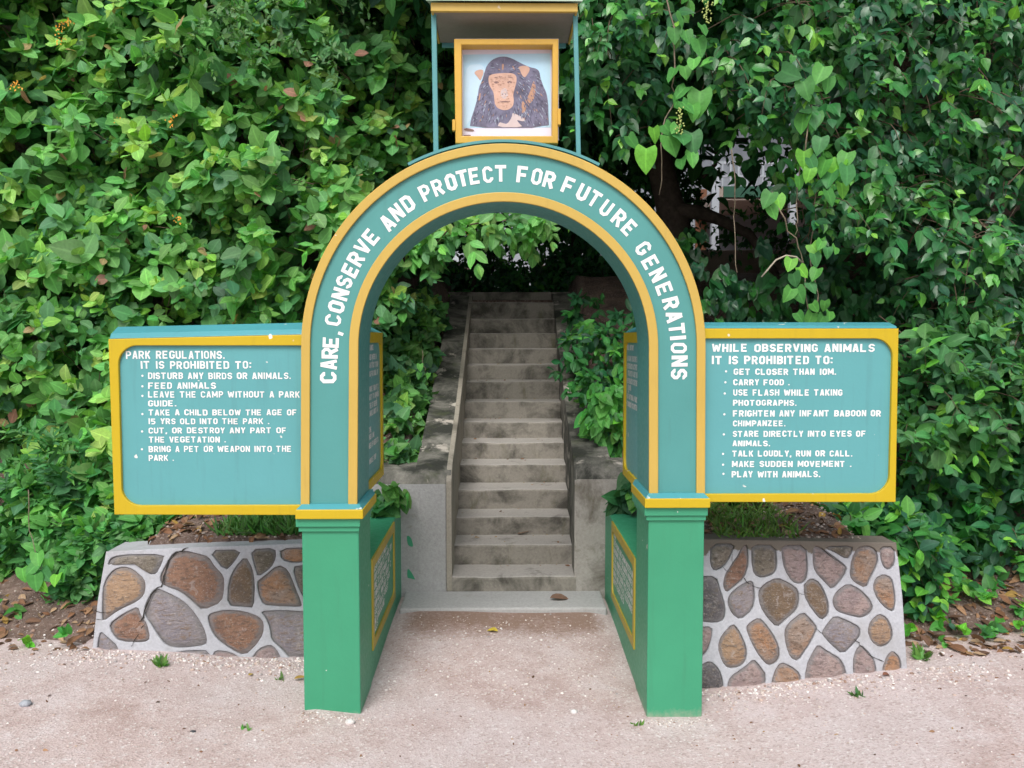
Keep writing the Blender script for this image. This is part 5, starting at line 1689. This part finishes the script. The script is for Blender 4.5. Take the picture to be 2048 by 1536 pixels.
rs = np.random.RandomState(72)
n = 900
xs_ = np.concatenate([rs.uniform(2.0, 3.9, n), rs.uniform(-4.2, -2.25, 420), rs.uniform(-2.1, -.95, 420), rs.uniform(.95, 2.0, 420)])
ys_ = np.concatenate([.35 + 1.15 * rs.rand(n) ** .9, rs.uniform(.55, 1.5, 420), rs.uniform(.82, 1.5, 420), rs.uniform(.5, 1.5, 420)])
zf = lambda x, y: np.maximum(ground_z(x, y), hill_z(x, y))
nb_ = 260
xs_ = np.concatenate([xs_, rs.uniform(-3, 3, nb_)]); ys_ = np.concatenate([ys_, -1.2 + 2.0 * rs.rand(nb_)])
keep = ~((np.abs(xs_) > .62) & (np.abs(xs_) < .93) & (ys_ > -.03) & (ys_ < 1.7)) & ~((np.abs(xs_) < 2.2) & (np.abs(xs_) > .6) & (ys_ > .26) & (ys_ < .5))
small = np.concatenate([np.zeros(len(xs_) - nb_), np.ones(nb_)])[keep]
xs_, ys_ = xs_[keep], ys_[keep]
n = len(xs_)
P = np.stack([xs_, ys_, np.where(small > 0, ground_z(xs_, ys_) + .002, zf(xs_, ys_) + .006)], -1)
T = rs.randn(n, 3) * np.array([1, 1, .25]); N = np.array([0, -.3, 1.0]) + rs.randn(n, 3) * .35
L = np.where(small > 0, .008 + .016 * rs.rand(n), .03 + .06 * rs.rand(n))
PD = np.array([[.20, .105, .06], [.28, .165, .095], [.13, .075, .05], [.36, .25, .16], [.34, .22, .06]])
C = PD[rs.choice(5, n, p=[.3, .25, .25, .15, .05])] * (.7 + .5 * rs.rand(n, 1))
for k in range(11):
    nk = 9
    yk = 1.59 + .28 * k; zk = at(1000, ySt[k], yk)[2]
    q = np.stack([rs.uniform(-.33, .46, nk), yk + .28 - .22 * rs.rand(nk) ** 2, np.full(nk, zk + .007)], -1)
    P = np.concatenate([P, q]); T = np.concatenate([T, rs.randn(nk, 3) * np.array([1, 1, .15])]); N = np.concatenate([N, np.array([0, -.2, 1.0]) + .2 * rs.randn(nk, 3)])
    L = np.concatenate([L, .012 + .030 * rs.rand(nk) ** 2]); C = np.concatenate([C, PD[rs.choice(5, nk)] * .9])
o = link("leaf_litter", leaf_mesh("leaf_litter", P, T, N, L, L * .5, C, OVAL, rs, 3, .3, .4), M_DEADLEAF)
tag(o, kind="stuff")

rs = np.random.RandomState(73)
n = 170
xs_ = np.concatenate([rs.uniform(1.98, 3.6, 130), rs.uniform(-3.6, -2.3, 14), rs.uniform(1.3, 2.0, 26)]); ys_ = np.concatenate([.45 + .95 * rs.rand(130) ** .8, rs.uniform(.6, 1.1, 14), rs.uniform(.95, 1.4, 26)])
B = np.stack([xs_, ys_, zf(xs_, ys_) + .03 + .04 * rs.rand(n)], -1)
A = sprigs(B, np.array([0, -.2, .7]) + rs.randn(n, 3) * .4, .05, 4, rs, PAL_V * .95, PR_V, leafL=.062, up=.9, front=.4, droop=.2, down=.1)
o = link("ground_cover", leaf_mesh("ground_cover", A[0], A[1], A[2], A[3], A[3] * .85, A[4], HEART, rs, 3, .2, .2), M_LEAF)
tag(o, kind="stuff")

# a few weeds, fallen leaves and loose stones that stand alone
def weed(label, px, py, nb, h, seed, green=(.10, .24, .05)):
    rs = np.random.RandomState(seed)
    r = ray(px, py); t = (0.0 - H) / r[2]
    p = CAM + r * t
    p[2] = ground_z(p[0], p[1])
    P, T, N, L, C = blades(nb, p[0] + np.clip(rs.randn(nb), -1, 1) * .012, p[1] + np.clip(rs.randn(nb), -1, 1) * .012, ground_z, h, rs, green, .8)
    W = L * .28 + .002
    o = link("weed", leaf_mesh("weed", P - p, T, N, L, W, C, LANCE, rs, 3, .3, .5), M_LEAF)
    o.location = p
    tag(o, label, "weed")


weed("bushiest little green weed, in gravel before the large-slab stone wall", 322, 1340, 34, .05, 81)
weed("faint pale weed in the gravel close to the pillar below PARK REGULATIONS board", 560, 1352, 12, .03, 82, (.16, .27, .08))
weed("tiny weed alone on open sand in front of the large-slab wall", 492, 1452, 8, .025, 83)
weed("small dark weed on sand in front of the rounded-stone wall", 1714, 1393, 18, .035, 84, (.06, .15, .04))
weed("tiny weed at the foot of the pillar under WHILE OBSERVING ANIMALS board", 1275, 1424, 10, .03, 85)
weed("leafy weed hugging the outer end of the rounded-stone wall", 1842, 1335, 30, .06, 86)
weed("sprawling weed on gravel far out beside the hedge", 30, 1290, 14, .03, 87)


def fallen(label, px, py, z, Lf, col, ang, seed, curl=.3):
    rs = np.random.RandomState(seed)
    r = ray(px, py)
    p = CAM + r * ((z - H) / r[2])
    if z < .03: p[2] = ground_z(p[0], p[1]) + .004
    T = np.array([[math.cos(ang), math.sin(ang), .12]]); N = np.array([[0.1, -.25, 1.0]])
    o = link("fallen_leaf", leaf_mesh("fallen_leaf", np.array([[0, 0, .006]]), T, N, np.array([Lf]), np.array([Lf * .45]), np.array([col]), OVAL, rs, 5, .5, curl), M_DEADLEAF)
    o.location = p
    tag(o, label, "leaf")


z2, z3 = at(1000, 1090, 1.87)[2], at(1000, 1153, 1.59)[2]
fallen("large brown curled leaf lying on the concrete apron below the stairs", 1100, 1198, .055, .13, (.17, .105, .075), .15, 1)
fallen("brown leaf lying on the second stair tread", 1035, 1069, z2 + .008, .085, (.17, .11, .075), .1, 2)
fallen("small tan leaf on a low stair tread near the grey wall", 949, 1077, z2 + .008, .04, (.30, .21, .11), .4, 3)
fallen("yellow leaf lying in the middle of the sandy passage", 996, 1268, .0, .07, (.46, .36, .05), 2.8, 4)
fallen("yellowish leaf by the apron corner next to the low wall with block text", 1198, 1222, .02, .07, (.34, .22, .08), .6, 5)
fallen("curled yellow-brown leaf close to the pillar under PARK REGULATIONS board", 588, 1355, 0, .06, (.30, .20, .05), .2, 6)
fallen("little yellow leaf in gravel before the large-slab stone wall", 497, 1350, 0, .04, (.45, .33, .06), 1.2, 7)
fallen("dark reddish leaf on sand before the rounded-stone wall", 1765, 1362, 0, .06, (.20, .09, .06), .3, 8)
fallen("big dry pale-brown leaf on the litter beside the rounded-stone wall", 1862, 1165, .32, .12, (.38, .22, .13), 1.0, 9)


def loose(label, px, py, size, col, seed):
    global rng
    rng = np.random.RandomState(seed)
    r = ray(px, py); p = CAM + r * ((0 - H) / r[2]); p[2] = ground_z(p[0], p[1])
    P, Fs, C = pebbles(np.array([[0, 0, size * .2]]), np.array([size]), np.array([col]))
    o = link("loose_stone", quads("loose_stone", P, Fs, cols=C), M_PEB)
    o.location = p
    tag(o, label, "stone")


loose("grey-blue stone lying on the sand, larger than its neighbours", 52, 1427, .032, (.34, .36, .40), 3)
loose("small black pebble on the open sand", 386, 1462, .012, (.05, .05, .06), 5)
loose("whitish flat pebble in front of the pillar near the passage", 700, 1432, .022, (.62, .60, .58), 6)
loose("pale pebble pressed in sand near the middle of the passage mouth", 1148, 1405, .016, (.66, .64, .63), 8)
loose("rounded tan stone on the ground just past the end of the large-slab wall", 172, 1210, .035, (.55, .50, .42), 9)
